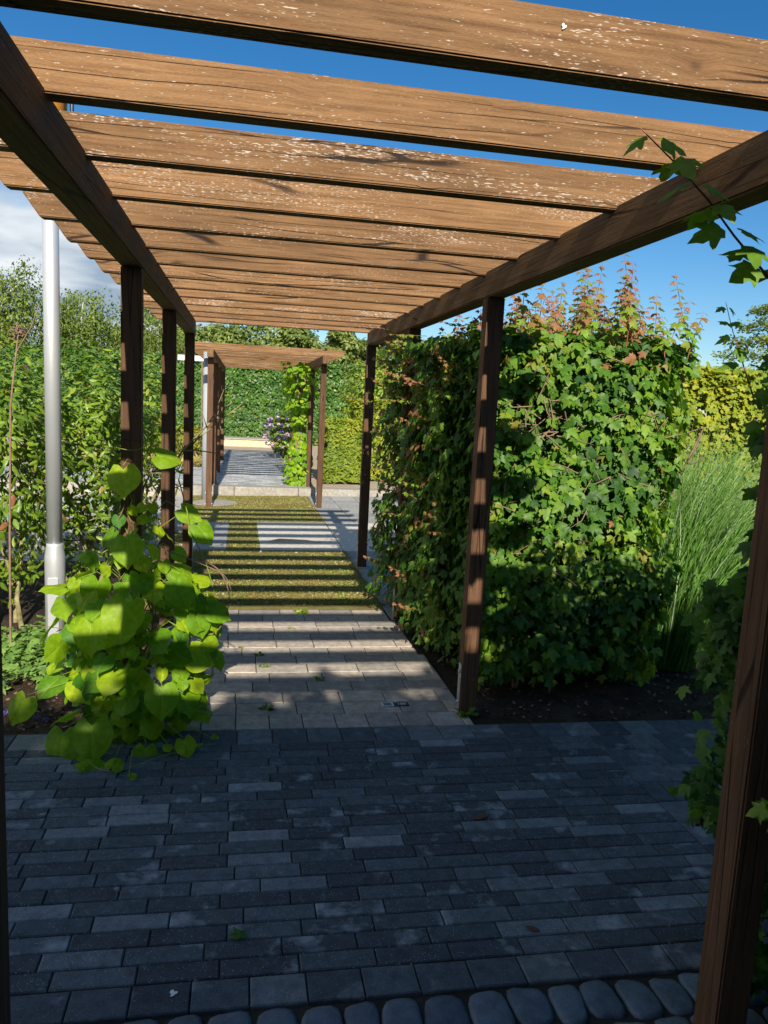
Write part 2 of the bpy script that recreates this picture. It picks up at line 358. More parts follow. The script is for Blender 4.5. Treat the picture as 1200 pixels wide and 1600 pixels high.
# ------------------------------------------------------------------ leaf templates (tip along +Y, upper face +Z)
def fan(outline, cz=.0, cyy=.35, fold=.25, droop=.18, jit=0.0, rs=None):
    o = np.array(outline, float); n = len(o)
    V = np.zeros((n+1, 3)); V[1:, :2] = o; V[0, :2] = (0, cyy)
    V[:, 2] = cz-fold*np.abs(V[:, 0])-droop*V[:, 1]**2
    if jit: V[1:, 2] += rs.uniform(-jit, jit, n)
    T = np.array([(0, 1+i, 1+(i+1) % n) for i in range(n)])
    return V, T
def mirror(half): return half+[(-x, y) for x, y in half[::-1] if abs(x) > 1e-6]
MAPLE_H = [(0, 0), (.14, -.05), (.42, .02), (.36, .16), (.52, .36), (.62, .52), (.42, .50), (.24, .46), (.24, .66), (.13, .80), (0, 1.0)]
MAPLE_H = MAPLE_H[::-1]
def maple_t(k):
    rs = np.random.RandomState(k)
    h = [(x*(1+rs.uniform(-.12, .12)), y+rs.uniform(-.03, .03)) for x, y in MAPLE_H[1:-1]]
    out = [(0, 1.0)]+h+[(0, .0)]+[(-x*(1+rs.uniform(-.1, .1)), y) for x, y in h[::-1]]
    return fan(out, .02, .3, rs.uniform(.1, .4), rs.uniform(.05, .3), .05, rs)
def oval_t(k):
    rs = np.random.RandomState(k+50); w = rs.uniform(.24, .31)
    out = [(0, 1), (w*.6, .78), (w, .45), (w*.75, .15), (0, 0), (-w*.75, .15), (-w, .45), (-w*.6, .78)]
    return fan(out, .0, .45, rs.uniform(.25, .6), rs.uniform(.1, .35), .02, rs)
def small_t(k):
    rs = np.random.RandomState(k+90); w = rs.uniform(.28, .36)
    V = np.array([(0, 0, 0), (w, .45, -.12), (0, 1, -.15), (-w, .45, -.12)]); V[:, 2] += rs.uniform(-.06, .06, 4)
    return V, np.array([(0, 1, 2), (0, 2, 3)])
def spray_t(k):
    rs = np.random.RandomState(k+130); out = []
    for i in range(7):
        t = i/6; out.append((.34*math.sin(math.pi*(.1+.8*t))*(1 if i % 2 else .45), t))
    return fan(out[::-1]+[(-x*.95, y) for x, y in out], 0, .4, .3, .3, .05, rs)
def heart_pts(scale=1.0):
    pts = []
    n = 24
    for i in range(n):
        a = 2*math.pi*i/n   # 0 = notch
        x = 0.50*math.sin(a)*(1+.12*math.cos(a)); y = .42-.50*math.cos(a)
        if i == 0: y = .13
        if i in (1, n-1): y = -.02; x = .14*(1 if i == 1 else -1)
        if i in (2, n-2): y = -.065; x = .29*(1 if i == 2 else -1)
        d = abs(i-n/2)
        if d < 1: y = 1.08
        elif d < 2: y = .955; x *= .85
        pts.append((x, y))
    return pts
def heart_t(k):
    rs = np.random.RandomState(k+200); o = np.array(heart_pts()); n = len(o); c = np.array((0, .30))
    rings = [c[None, :]]; V = [(0, .30, 0)]
    for f in (.35, .7, 1.0):
        for p in o: V.append((*(c+(p-c)*f), 0))
    V = np.array(V, float)
    cup = rs.uniform(.05, .45); dr = rs.uniform(.1, .45); ph = rs.uniform(0, 6); wv = rs.uniform(.01, .04)
    r = np.hypot(V[:, 0], V[:, 1]-.3); ang = np.arctan2(V[:, 0], V[:, 1]-.3)
    V[:, 2] = -cup*np.abs(V[:, 0])**1.3*.7-dr*np.clip(V[:, 1]-.2, 0, 2)**2*.6+wv*np.sin(ang*4+ph)*(r/.5)**2+.04*np.exp(-(V[:, 0]/.05)**2)*-1
    T = [(0, 1+i, 1+(i+1) % n) for i in range(n)]
    for q in range(2):
        for i in range(n):
            a = 1+q*n+i; b = 1+q*n+(i+1) % n; T += [(a, a+n, b+n), (a, b+n, b)]
    return V, np.array(T)
TPL = {'lance': [], 'maple': [maple_t(k) for k in range(6)], 'oval': [oval_t(k) for k in range(5)], 'small': [small_t(k) for k in range(4)],
       'spray': [spray_t(k) for k in range(4)], 'heart': [heart_t(k) for k in range(7)]}
TPL['lance'] = [(V*np.array([.68, 1, 1]), T) for V, T in TPL['oval']]

def frames(N, tipdir):
    z = N/np.linalg.norm(N, axis=1, keepdims=True)
    y = tipdir-(tipdir*z).sum(1, keepdims=True)*z; y /= (np.linalg.norm(y, axis=1, keepdims=True)+1e-9)
    x = np.cross(y, z)
    return np.stack([x, y, z], axis=2)      # columns
def rnd_unit(n):
    v = RS.normal(size=(n, 3)); return v/np.linalg.norm(v, axis=1, keepdims=True)
_leafmesh = {}
def leaf_mesh(kind, k, tint, mat):
    q = round(float(tint)*8)/8
    key = (kind, k, q, mat.name)
    if key not in _leafmesh:
        V, T = TPL[kind][k]
        me = big_mesh(kind+'_leaf', V, T, mat, np.full(len(V), q))
        if kind == 'heart': me.polygons.foreach_set('use_smooth', [True]*len(me.polygons))
        _leafmesh[key] = me
    return _leafmesh[key]
def in_view(P, margin=1.05):
    d = P-np.array([0, 0, CAM_Z]); w = d@np.array(fwd)
    x = F_PX*(d@np.array(rgt))/np.maximum(w, .01); y = -F_PX*(d@np.array(up))/np.maximum(w, .01)
    return (w > .1) & (np.abs(x) < 600*margin) & (np.abs(y) < 800*margin), w
def foliage(parent, kind, mat, P, N, tip, size, tint, nobj=0, outer=None, name='leaf', bulk='foliage', origin=None):
    """leaves at P; the nobj that show largest become parts, the rest one 'stuff' part"""
    origin = np.array(parent.location) if origin is None else np.array(origin)
    R = frames(N, tip); n = len(P); kk = RS.randint(0, len(TPL[kind]), n)
    tint = np.clip(tint, 0, 1); pick = np.zeros(n, bool)
    if nobj:
        vis, w = in_view(P); sc = size/np.maximum(w, .1)
        cam_dir = (np.array([0, 0, CAM_Z])-P); cam_dir /= np.linalg.norm(cam_dir, axis=1, keepdims=True)
        sc = sc*(.3+np.abs((R[:, :, 2]*cam_dir).sum(1)))*vis
        if outer is not None: sc = sc*np.where(outer, 1, .05)
        idx = np.argsort(-sc)[:nobj]; idx = idx[sc[idx] > 0]; pick[idx] = True
        for i in idx:
            o = bpy.data.objects.new(name, leaf_mesh(kind, int(kk[i]), tint[i], mat)); link(o, parent)
            s = size[i]; p = P[i]-origin; r = R[i]
            o.matrix_basis = Matrix(((r[0, 0]*s, r[0, 1]*s, r[0, 2]*s, p[0]), (r[1, 0]*s, r[1, 1]*s, r[1, 2]*s, p[1]), (r[2, 0]*s, r[2, 1]*s, r[2, 2]*s, p[2]), (0, 0, 0, 1)))
    acc = Acc()
    for k in range(len(TPL[kind])):
        s = np.where((kk == k) & ~pick)[0]
        if not len(s): continue
        V, T = TPL[kind][k]; nv = len(V)
        W = np.einsum('nij,vj->nvi', R[s], V)*size[s][:, None, None]+(P[s]-origin)[:, None, :]
        TT = (T[None]+(np.arange(len(s))*nv)[:, None, None]).reshape(-1, 3)
        acc.add(W.reshape(-1, 3), TT, np.repeat(tint[s], nv))
    if acc.n:
        o = obj(bulk, acc.mesh(bulk, mat), parent); o['kind'] = 'stuff'
        return o

def box_surface(n, x0, x1, y0, y1, z0, z1, faces='SWET', depth=.15, bulge=.06, seed=0, gap=None):
    """points near the surface of a clipped hedge; faces S(-y) N E(+x) W(-x) T(top)"""
    A = {'S': (x1-x0)*(z1-z0), 'N': (x1-x0)*(z1-z0), 'E': (y1-y0)*(z1-z0), 'W': (y1-y0)*(z1-z0), 'T': (x1-x0)*(y1-y0)}
    tot = sum(A[f] for f in faces); P = []; N = []; D = []
    for f in faces:
        k = max(1, int(n*A[f]/tot)); x = RS.uniform(x0, x1, k); y = RS.uniform(y0, y1, k); z = RS.uniform(z0, z1, k)
        d = np.abs(RS.normal(0, depth, k)); nn = {'S': (0, -1, 0), 'N': (0, 1, 0), 'E': (1, 0, 0), 'W': (-1, 0, 0), 'T': (0, 0, 1)}[f]
        if f == 'S': y = np.full(k, y0)
        if f == 'N': y = np.full(k, y1)
        if f == 'E': x = np.full(k, x1)
        if f == 'W': x = np.full(k, x0)
        if f == 'T': z = np.full(k, z1)
        p = np.stack([x, y, z], 1); nv = np.tile(np.array(nn, float), (k, 1))
        b = bulge*wob(p, 2.6, seed)+bulge*.6*wob(p, 6.5, seed+3)
        p = p+nv*(b-d)[:, None]; P.append(p); N.append(nv); D.append(d)
    return np.concatenate(P), np.concatenate(N), np.concatenate(D)
def orient(N, up_=.55, rnd=.55, drop=.8):
    n = len(N); nn = N*1.0+np.array([0, 0, up_])+rnd_unit(n)*rnd
    tip = np.array([0, 0, -drop])+N*.5+rnd_unit(n)*.7
    return nn, tip

# ================================================================== SETTING : ground
def sheet(name, xs, ys, zf, mat, dz=0):
    V = [(x, y, zf(x, y)+dz) for y in ys for x in xs]; nx = len(xs)
    Fc = [(j*nx+i, j*nx+i+1, (j+1)*nx+i+1, (j+1)*nx+i) for j in range(len(ys)-1) for i in range(nx-1)]
    o = obj(name, mesh(name, V, Fc, mat)); o['kind'] = 'structure'; return o
xs = [-300, -60, -20, -8]+list(np.arange(-6, 8.1, 1.0))+[12, 30, 80, 300]
ys = [-300, -60, -20, -8]+list(np.arange(-6, 14.1, 1.0))+[14.5, 20, 60, 400]
cl = lambda v, a, b: max(a, min(b, v))
sheet('ground', xs, ys, lambda x, y: gz(cl(x, -6, 8), cl(y, -6, 14.5))-.035, M['turf'])
def area(name, x0, x1, y0, y1, mat, dz, nx=6, ny=10):
    return sheet(name, np.linspace(x0, x1, nx), np.linspace(y0, y1, ny), gz, mat, dz)

def chamfer_block(name, lx, ly, h, mat, c=.0035, seed=0, round_=0.0):
    """paving stone centred on its top face, slightly irregular edges; ~34 tris"""
    rs = random.Random(seed); bm = bmesh.new()
    j = lambda: rs.uniform(-.0012, .0012)
    top = [(-lx/2+c+j(), -ly/2+c+j()), (lx/2-c+j(), -ly/2+c+j()), (lx/2-c+j(), ly/2-c+j()), (-lx/2+c+j(), ly/2-c+j())]
    ring = [(-lx/2, -ly/2), (lx/2, -ly/2), (lx/2, ly/2), (-lx/2, ly/2)]
    a = [bm.verts.new((x, y, j()*.3)) for x, y in top]; b = [bm.verts.new((x, y, -c)) for x, y in ring]; d = [bm.verts.new((x, y, -h)) for x, y in ring]
    bm.faces.new(a)
    for i in range(4):
        k = (i+1) % 4; bm.faces.new((a[i], b[i], b[k], a[k])); bm.faces.new((b[i], d[i], d[k], b[k]))
    return bm_mesh(name, bm, mat)
_blk = {}
def block(kind, lx, ly, mat, h=.05):
    v = random.randrange(4); key = (kind, round(lx, 3), round(ly, 3), mat.name, v)
    if key not in _blk: _blk[key] = chamfer_block(kind, lx, ly, h, mat, seed=v)
    return _blk[key]
def lay(kind, parent, x, y, lx, ly, mat, h=.05, jz=.0012, z=None):
    gx = -0.019+.0028*y; gy = -.0155+.0028*x
    zt = (gz(x, y) if z is None else z)+random.uniform(-jz, jz)
    if z is not None: gx = gy = 0
    return obj(kind, block(kind, lx, ly, mat, h), parent, (x, y, zt), (math.atan(gy)+random.uniform(-.003, .003), -math.atan(gx)+random.uniform(-.003, .003), random.uniform(-.003, .003)))

# --- dark patio in the foreground
patio = area('patio', -1.6, 3.6, 2.0, 3.80, M['joint'], -.007, 8, 5)
G = .004
row = .0785; y = 2.037; i = 0
while y+row < 3.612:
    x = -1.33+random.choice((.0, .12, .06, .18))*1.0 if i % 2 else -1.33-.118+random.uniform(-.03, .03)
    while x < 1.884-.05:
        L = .2375; x1 = min(x+L, 1.884)
        if 1.884-x1 < .07: x1 = 1.884
        if x1-x > .05: lay('paver', patio, (x+x1)/2, y+row/2, x1-x-G, row-G, M['paver'])
        x = max(x+L, x1)
    y += row; i += 1
yb = y
for yy, off, n, x0, w, d in [(1.917, 0, 26, -1.27, .1655, .117)]:
    for k in range(n): lay('front_slab', patio, x0+k*w+w/2, yy+d/2, w-G, d-G, M['slab'])
for k in range(26): lay('edge_slab', patio, -1.42+k*.178+.089, (yb+3.785)/2, .178-G, 3.785-yb-G, M['slab'])
y = 2.037; i = 0
while y < yb-.05:
    dd = (yb-2.037)/9; x = 1.884+(0 if i % 2 else -.0)
    first = .10 if i % 2 else .185
    while x < 3.3:
        w = first if x < 1.89 else .185
        lay('large_slab', patio, x+w/2, y+dd/2, w-G, dd-G, M['slab']); x += w
    y += dd; i += 1
# --- rounded cobbles at the very front
cob = area('cobble_strip', -2.4, 3.6, -3.0, 1.995, M['joint'], -.012, 8, 6)
def cobble_mesh(seed):
    rs = random.Random(seed); n = 20; vs = []
    for (f, z) in ((1.0, -.05), (1.0, -.010), (.955, -.002), (.80, .002), (.40, .004)):
        for k in range(n):
            a = 2*math.pi*(k+.5)/n; p = 4.0
            r = (abs(math.cos(a))**p+abs(math.sin(a))**p)**(-1/p)
            wv = 1+.05*math.sin(a*3+seed)+.04*math.sin(a*2+seed*2)
            vs.append((.5*r*f*wv*math.cos(a), .5*r*f*wv*math.sin(a), z))
    vs.append((0, 0, .0045)); fs = []
    for q in range(4):
        for k in range(n): fs.append((q*n+k, q*n+(k+1) % n, (q+1)*n+(k+1) % n, (q+1)*n+k))
    for k in range(n): fs.append((4*n+k, 4*n+(k+1) % n, 5*n))
    return mesh('cobble', vs, fs, M['cobble'], True)
cms = [cobble_mesh(s) for s in range(7)]
y = 1.910
for r_ in range(6):
    d = .152; x = -1.4+random.uniform(0, .1)
    while x < 2.1:
        w = random.uniform(.098, .135)
        if r_ == 0 or random.random() < .97:
            o = obj('cobble', random.choice(cms), cob, (x+w/2, y-d/2+random.uniform(-.006, .006), gz(x, y)-.004+random.uniform(-.004, .003)), (0, 0, random.uniform(-.12, .12)))
            o.scale = (w*.985, d*random.uniform(.95, 1.0), 1)
        x += w+.004
    y -= d
# --- brown paved path under the pergola
path = area('path', -.56, 1.30, 3.785, 6.33, M['joint'], -.008, 5, 8)
ye = [3.788, 3.975]+[3.975+.1685*k for k in range(1, 14)]
for i in range(len(ye)-1):
    y0, y1 = ye[i], ye[i+1]; xr = 1.29 if y0 < 4.9 else (1.25 if y0 < 5.7 else 1.21)
    x = -.54; q = 0
    while x < xr-.04:
        w = .178 if i == 0 else random.choice((.33, .27, .335, .265)) if q else random.choice((.12, .2, .3))
        x1 = min(x+w, xr)
        if xr-x1 < .09 and i: x1 = xr
        lay('brown_paver', path, (x+x1)/2, (y0+y1)/2, x1-x-.005, y1-y0-.005, M['brown'], jz=.0016); x = x1; q += 1
yend = ye[-1]
# --- mossy strip, slabs beside it
mossbase = area('moss_strip', -.95, 1.215, yend, 14.42, M['moss'], .0, 8, 20)
walk = area('side_walk', 1.2, 3.7, 5.86, 14.42, M['joint'], -.010, 6, 16)
rows_ = [(5.87, 6.36), (6.36, 6.86), (6.86, 7.36), (7.36, 7.86), (7.86, 8.36), (8.36, 8.83)]
for (a, b_) in rows_:
    for (xa, xb) in ((1.225, 1.66), (1.66, 2.09), (2.09, 2.52), (2.52, 2.95), (2.95, 3.4)):
        if b_ < 6.5 and xb > 1.7: continue
        lay('walk_slab', walk, (xa+xb)/2, (a+b_)/2, xb-xa-.006, b_-a-.006, M['mid'], jz=.002)
yy = 11.03
while yy < 14.2:
    nxt = min(yy+.56, 14.38)
    for (xa, xb) in ((1.225, 1.66), (1.66, 2.09), (2.09, 2.52), (2.52, 2.95), (2.95, 3.4)): lay('walk_slab', walk, (xa+xb)/2, (yy+nxt)/2, xb-xa-.006, nxt-yy-.006, M['mid'], jz=.002)
    yy = nxt
for (xa, xb) in ((1.225, 2.2), (2.2, 3.2)):
    lay('pale_slab', walk, (xa+xb)/2, (8.835+11.025)/2, xb-xa-.006, 2.18, M['pale'])
lay('pale_slab', mossbase, .72, (8.835+11.0)/2, .99, 2.16, M['pale'], jz=0).location.z += .006
for (a, b_) in ((8.84, 9.93), (9.94, 11.0)):
    lay('grey_slab', mossbase, -.43, (a+b_)/2, .52, b_-a-.006, M['mid'], jz=0).location.z += .006
dm = lathe('round_slab', [(.38, -.03), (.38, .008), (.37, .013)], M['kerb'], 32, smooth=False)
obj('round_slab', dm, mossbase, (-.46, 13.26, gz(-.46, 13.26)), (0, 0, 0))
# moss tufts and tiny clover, many thousand: one mass
n = 95000
mx_ = RS.uniform(-.93, 1.25, n); my_ = 6.31+(RS.uniform(0, 1, n)**1.5)*8.05; my_ += .03*np.sin(mx_*9)*(my_ < 6.5)
keep = ~(((mx_ > .21) & (my_ > 8.82) & (my_ < 11.01)) | ((mx_ > -.7) & (mx_ < -.16) & (my_ > 8.82) & (my_ < 11.0)) | (np.hypot(mx_+.46, my_-13.26) < .38))
mx_, my_ = mx_[keep], my_[keep]
P = np.stack([mx_, my_, gz(mx_, my_)], 1)
dens = wob(P, 2.2, 4)
k2 = RS.uniform(-1, 1, len(P)) < dens+.75; P = P[k2]; dens = dens[k2]; n = len(P)
t0 = np.clip(.42+.34*dens+RS.normal(0, .13, n), 0, .85); rr_ = RS.uniform(0, 1, n); t0[rr_ > .985] = .97; t0[(rr_ > .86) & (rr_ < .985) & (wob(P, 3.1, 8) > .1)] = .88
N = np.tile(np.array([0, 0, 1.0]), (n, 1))+rnd_unit(n)*.9
mt = thing('moss_cover', 'dry mossy ground cover with clover between the kerb and the brown pavers', 'moss', (0, 10, -.15))
foliage(mt, 'small', M['mosstuft'], P+np.array([0, 0, .002]), N, rnd_unit(n)+np.array([0, 0, .5]), RS.uniform(.007, .021, n)*(1+.7*(t0 > .86)), t0, 0)
for c in list(mt.children): c['kind'] = 'stuff'
# fuzzy edge of taller moss by the right posts
# --- soil beds
area('soil_bed', 1.30, 7.0, 3.80, 8.6, M['soil'], -.015, 10, 10)
area('soil_bed', -7.0, -.57, 3.80, 8.2, M['soil'], -.012, 10, 10)
area('grit_yard', -14.0, -.98, 8.2, 14.4, M['grit'], -.02, 8, 6)
# --- upper terrace
ter = obj('terrace', mesh('terrace', [(-30, 14.78, TER-.03), (30, 14.78, TER-.03), (60, 120, TER-.03), (-60, 120, TER-.03)], [(0, 1, 2, 3)], M['gravel'])); ter['kind'] = 'structure'
a = Acc()
def quadbox(acc, x0, x1, y0, y1, z, h, tint):
    c = .004; V = np.array([(x0, y0, z-h), (x1, y0, z-h), (x1, y1, z-h), (x0, y1, z-h), (x0, y0, z-c), (x1, y0, z-c), (x1, y1, z-c), (x0, y1, z-c), (x0+c, y0+c, z), (x1-c, y0+c, z), (x1-c, y1-c, z), (x0+c, y1-c, z)])
    T = []
    for r in (0, 4):
        for i in range(4):
            k = (i+1) % 4; T += [(r+i, r+k, r+4+k), (r+i, r+4+k, r+4+i)]
    T += [(8, 9, 10), (8, 10, 11)]
    acc.add(V, np.array(T), tint)
y = 14.80; i = 0
while y < 23.6:
    d = .085 if y < 19 else .17
    x = -5.0-(i % 2)*.12
    xmax = 1.12
    while x < xmax:
        quadbox(a, x, min(x+.236, xmax+.05), y, y+d-.006, TER+RS.uniform(-.001, .001), .03, RS.uniform(0, 1)); x += .24
    y += d; i += 1
o = obj('terrace_pavers', a.mesh('terrace_pavers', M['terrace']), ter); o['kind'] = 'stuff'
# kerb along the terrace: single stones
kerb = bpy.data.objects.new('kerb', None); COL.objects.link(kerb); kerb['kind'] = 'structure'
x = -7.4
while x < 6:
    L = 1.21; z0 = gz(x+L/2, 14.42)
    obj('kerb_stone', box_mesh('kerb_stone', 0, L-.008, 0, .34, -.25, TER-z0+.012, M['kerb'], .006), kerb, (x, 14.43, z0+RS.uniform(-.002, .002))); x += L
# ================================================================== PERGOLAS
BEAM_B, BEAM_T, RAF_B, RAF_T = 2.236, 2.372, 2.356, 2.474
XL, XR_, PW = -.487, 1.245, .094          # inner faces of the beams
def wood_prism(name, outline, y0, y1, mat, bev=.004, bow=0):
    """outline in local XZ, extruded along local Y"""
    bm = bmesh.new(); f = [bm.verts.new((x, y0, z)) for x, z in outline]; g = [bm.verts.new((x, y1, z)) for x, z in outline]
    bm.faces.new(f); bm.faces.new(g[::-1]); n = len(outline)
    for i in range(n): bm.faces.new((f[i], g[i], g[(i+1) % n], f[(i+1) % n]))
    bmesh.ops.recalc_face_normals(bm, faces=bm.faces[:])
    if bev: bmesh.ops.bevel(bm, geom=bm.edges[:], offset=bev, segments=2, affect='EDGES', clamp_overlap=True)
    return bm_mesh(name, bm, mat)
RX0, RX1 = -.918, 1.63
rh = RAF_T-RAF_B
raf_out = [(RX0+.066, 0), (RX1-.066, 0), (RX1, rh*.78), (RX1, rh), (RX0, rh), (RX0, rh*.78)]
raf_mesh = wood_prism('rafter', raf_out, 0, .066, M['wood'])
brk = box_mesh('post_bracket', -.0035, 0, -.024, .024, -.03, .285, M['galv'], .001)
bolt = lathe('bolt', [(.011, 0), (.011, .006), (.008, .009)], M['galv'], 8, smooth=False)
def pergola(label, first, nraf, posts, beam_y, ground, dz=0, lift=None):
    t = thing('pergola', label, 'pergola', (.38, (beam_y[0]+beam_y[1])/2, ground((beam_y[0]+beam_y[1])/2)), 'brown wooden pergolas over the path')
    O = t.location
    for k in range(nraf):
        yk = first+.481*k
        o = obj('rafter', raf_mesh, t, (RS.uniform(-.006, .006), yk, RAF_B+dz+RS.uniform(-.002, .002)), (RS.uniform(-.006, .006), RS.uniform(-.0008, .0008), RS.uniform(-.0015, .0015)), O)
    L = beam_y[1]-beam_y[0]
    for s, x in ((-1, XL-.05), (1, XR_+.05)):
        bme = wood_prism('beam', [(0, BEAM_B), (L, BEAM_B), (L, BEAM_T), (0, BEAM_T)], -.05, .05, M['wood_beam'], .006)
        obj('beam', bme, t, (x, beam_y[0], dz), (0, 0, math.pi/2), O)
    for s in (-1, 1):
        for (yb_) in posts[0 if s < 0 else 1]:
            x = (XL-PW/2-.003) if s < 0 else (XR_+PW/2+.003)
            g = ground(yb_) if not lift else lift(x, yb_)
            h = BEAM_B+dz-g+.002
            # local X is the length of the post so the grain runs along it
            pm = wood_prism('post', [(0, -PW/2), (h, -PW/2), (h, PW/2), (0, PW/2)], -PW/2, PW/2, M['wood_shaded'], .005)
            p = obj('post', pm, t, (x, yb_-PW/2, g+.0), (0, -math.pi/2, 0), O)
            for q in ((-1, 1) if yb_ > 2 else ()):
                b_ = bpy.data.objects.new('post_bracket', brk); link(b_, p)
                b_.matrix_basis = Matrix.Rotation(math.pi/2, 4, 'Y') @ Matrix.Translation((q*(PW/2+.0015)+(0 if q < 0 else .0035), 0, 0))
                for zb in (.06, .24):
                    c_ = bpy.data.objects.new('bolt', bolt); link(c_, p)
                    c_.matrix_basis = Matrix.Rotation(math.pi/2, 4, 'Y') @ Matrix.Translation((q*(PW/2+.004), 0, zb)) @ Matrix.Rotation(q*math.pi/2, 4, 'Y')
    return t
g_near = lambda y: gz(.4, y)
per = pergola('weathered brown wooden pergola in the foreground with a slatted roof over the path', 1.578-4*.481, 18,
              ([-.35, 1.655, 3.94, 5.80, 7.88], [-.35, 1.655, 4.02, 5.96, 8.0]), (-.9, 7.94), g_near, lift=gz)
def far_g(x, y): return gz(x, y) if y < 14.4 else TER
per2 = pergola('smaller looking wooden pergola standing further away across the kerb', 12.66, 17,
               ([12.72, 14.95, 17.2, 20.3], [12.80, 15.0, 17.2, 20.3]), (12.44, 20.5), lambda y: TER, dz=-.01, lift=far_g)
wr = Acc(); z = 1.42
wr.tube([(XL-PW-.008, 3.84, z+.01), (XL+.002, 3.84, z), (XL+.003, 3.945, z), (XL-PW-.008, 3.945, z+.01), (XL-PW-.008, 3.84, z+.01)], [.0016]*5, 5)
w = obj('tie_wire', wr.mesh('tie_wire', M['wire'])); tag(w, 'thin green wire tied around the first left post above the vine', 'wire')

# ================================================================== LAMP POSTS
lx, ly = -1.070, 4.62; lz = gz(lx, ly)
lamp = thing('street_lamp', 'tall silver grey tapered lamp post left of the near pergola, behind the big leaved vine', 'lamp post', (lx, ly, lz))
obj('pole', lathe('pole', [(.0435, .80), (.0435, 2.0), (.0425, 3.25)], M['alu'], 32), lamp)
sl = obj('base_sleeve', lathe('base_sleeve', [(.057, -.02), (.057, .70), (.0568, .74), (.047, .80), (.046, .815), (.0435, .817)], M['alu'], 32), lamp)
bm = bmesh.new(); box_bm(bm, -.03, .03, -.0585, -.055, .10, .62, .003); obj('hatch', bm_mesh('hatch', bm, M['alu']), sl)
obj('lamp_head', lathe('lamp_head', [(.045, 2.98), (.092, 3.0), (.092, 3.42), (.10, 3.43), (.04, 3.46)], M['orange'], 28), lamp)
obj('head_rod', lathe('head_rod', [(.010, 2.96), (.010, 3.44)], M['darkmetal'], 10), lamp, (.118, 0, 0))
px, py = -.640, 13.62
pg = thing('street_lamp', 'pale grey post with flat round cap behind the far pergola front left post', 'lamp post', (px, py, gz(px, py)))
obj('pole', lathe('pole', [(.062, -.02), (.062, 2.62)], M['polegrey'], 24), pg)
obj('cap', lathe('cap', [(.05, 2.62), (.075, 2.625), (.075, 2.72), (.085, 2.725), (.085, 2.75), (.02, 2.765)], M['galv'], 24), pg)
sg = thing('sign_board', 'long white sign board on posts seen between the left pergola posts', 'sign', (-1.3, 20, TER))
obj('board', box_mesh('board', -.36, .36, -.012, .012, 2.52, 2.65, M['white'], .003), sg)
obj('sign_post', box_mesh('sign_post', .22, .26, .013, .05, 0, 2.62, M['bark']), sg)

# ================================================================== RIGHT: clipped field maple hedge
def stems(acc, base, n, spread, h0, h1, r0, seed, wander=.12, tint=.5, seg=7):
    rs = np.random.RandomState(seed)
    for k in range(n):
        b = np.array([base[0]+rs.uniform(-spread[0], spread[0]), base[1]+rs.uniform(-spread[1], spread[1]), base[2]-.03]); h = rs.uniform(h0, h1); pts = [b]; d = np.array([rs.normal(0, .18), rs.normal(0, .18), 1.0])
        for j in range(seg):
            d = d+rs.normal(0, wander, 3)*np.array([1, 1, .2]); d /= np.linalg.norm(d); pts.append(pts[-1]+d*h/seg)
        acc.tube(pts, [r0*(1-.8*j/seg) for j in range(seg+1)], 6, tint)
        for j in range(2, seg):
            for _ in range(2):
                q = pts[j]; dd = d*.3+rs.normal(0, 1, 3)*np.array([1, 1, .45]); dd /= np.linalg.norm(dd); L = rs.uniform(.12, .4)*h/2; mid = q+dd*L*.5+rs.normal(0, .03, 3)
                acc.tube([q, mid, q+dd*L+np.array([0, 0, .06])], [r0*.4, r0*.28, r0*.12], 4, tint)
HX0, HX1, HY0, HY1, HZ1 = 1.38, 2.62, 4.14, 6.45, 2.10
hz0 = gz(2.0, 5.0)
hedge = thing('maple_hedge', 'clipped block of field maple hedge right of the path with reddish shoots on top', 'hedge', (2.0, 5.2, hz0))
ac = Acc(); stems(ac, (0, 0, 0), 16, (.5, 1.0), 1.6, 2.1, .022, 5)
obj('branches', ac.mesh('branches', M['brownstem'], True), hedge)['kind'] = 'stuff'
P, N, D = box_surface(21000, HX0, HX1, HY0, HY1, hz0+.10, HZ1, 'SWETN', .10, .10, 2)
inb = RS.uniform(0, 1, len(P))
# open, twiggy gaps high on the front face
g_ = np.exp(-(((P[:, 0]-1.75)/.28)**2+((P[:, 2]-1.62)/.14)**2))*(N[:, 1] < -.5)+np.exp(-(((P[:, 0]-1.95)/.16)**2+((P[:, 2]-.95)/.14)**2))*.8*(N[:, 1] < -.5)
low = np.clip((hz0+.5-P[:, 2])/.5, 0, 1)*.45
keep = inb > np.maximum(g_*.85, low); P, N, D = P[keep], N[keep], D[keep]
nn, tip = orient(N, .45, .6, .7)
sz = RS.uniform(.035, .088, len(P)); wobn = wob(P, 3.0, 9)
tn = np.clip(.42+.26*wobn+RS.normal(0, .19, len(P)), 0, .82)
P[:, 0] -= .19*np.clip((P[:, 1]-4.5)/.7, 0, 1)*(N[:, 0] < -.5)
young = (RS.uniform(0, 1, len(P)) < .012+.045*(P[:, 2] > 1.85)+.12*(N[:, 0] < -.5)*(P[:, 1] > 5)); tn[young] = RS.uniform(.84, 1, young.sum())
foliage(hedge, 'maple', M['maple'], P, nn, tip, sz, tn, 300, D < .08)
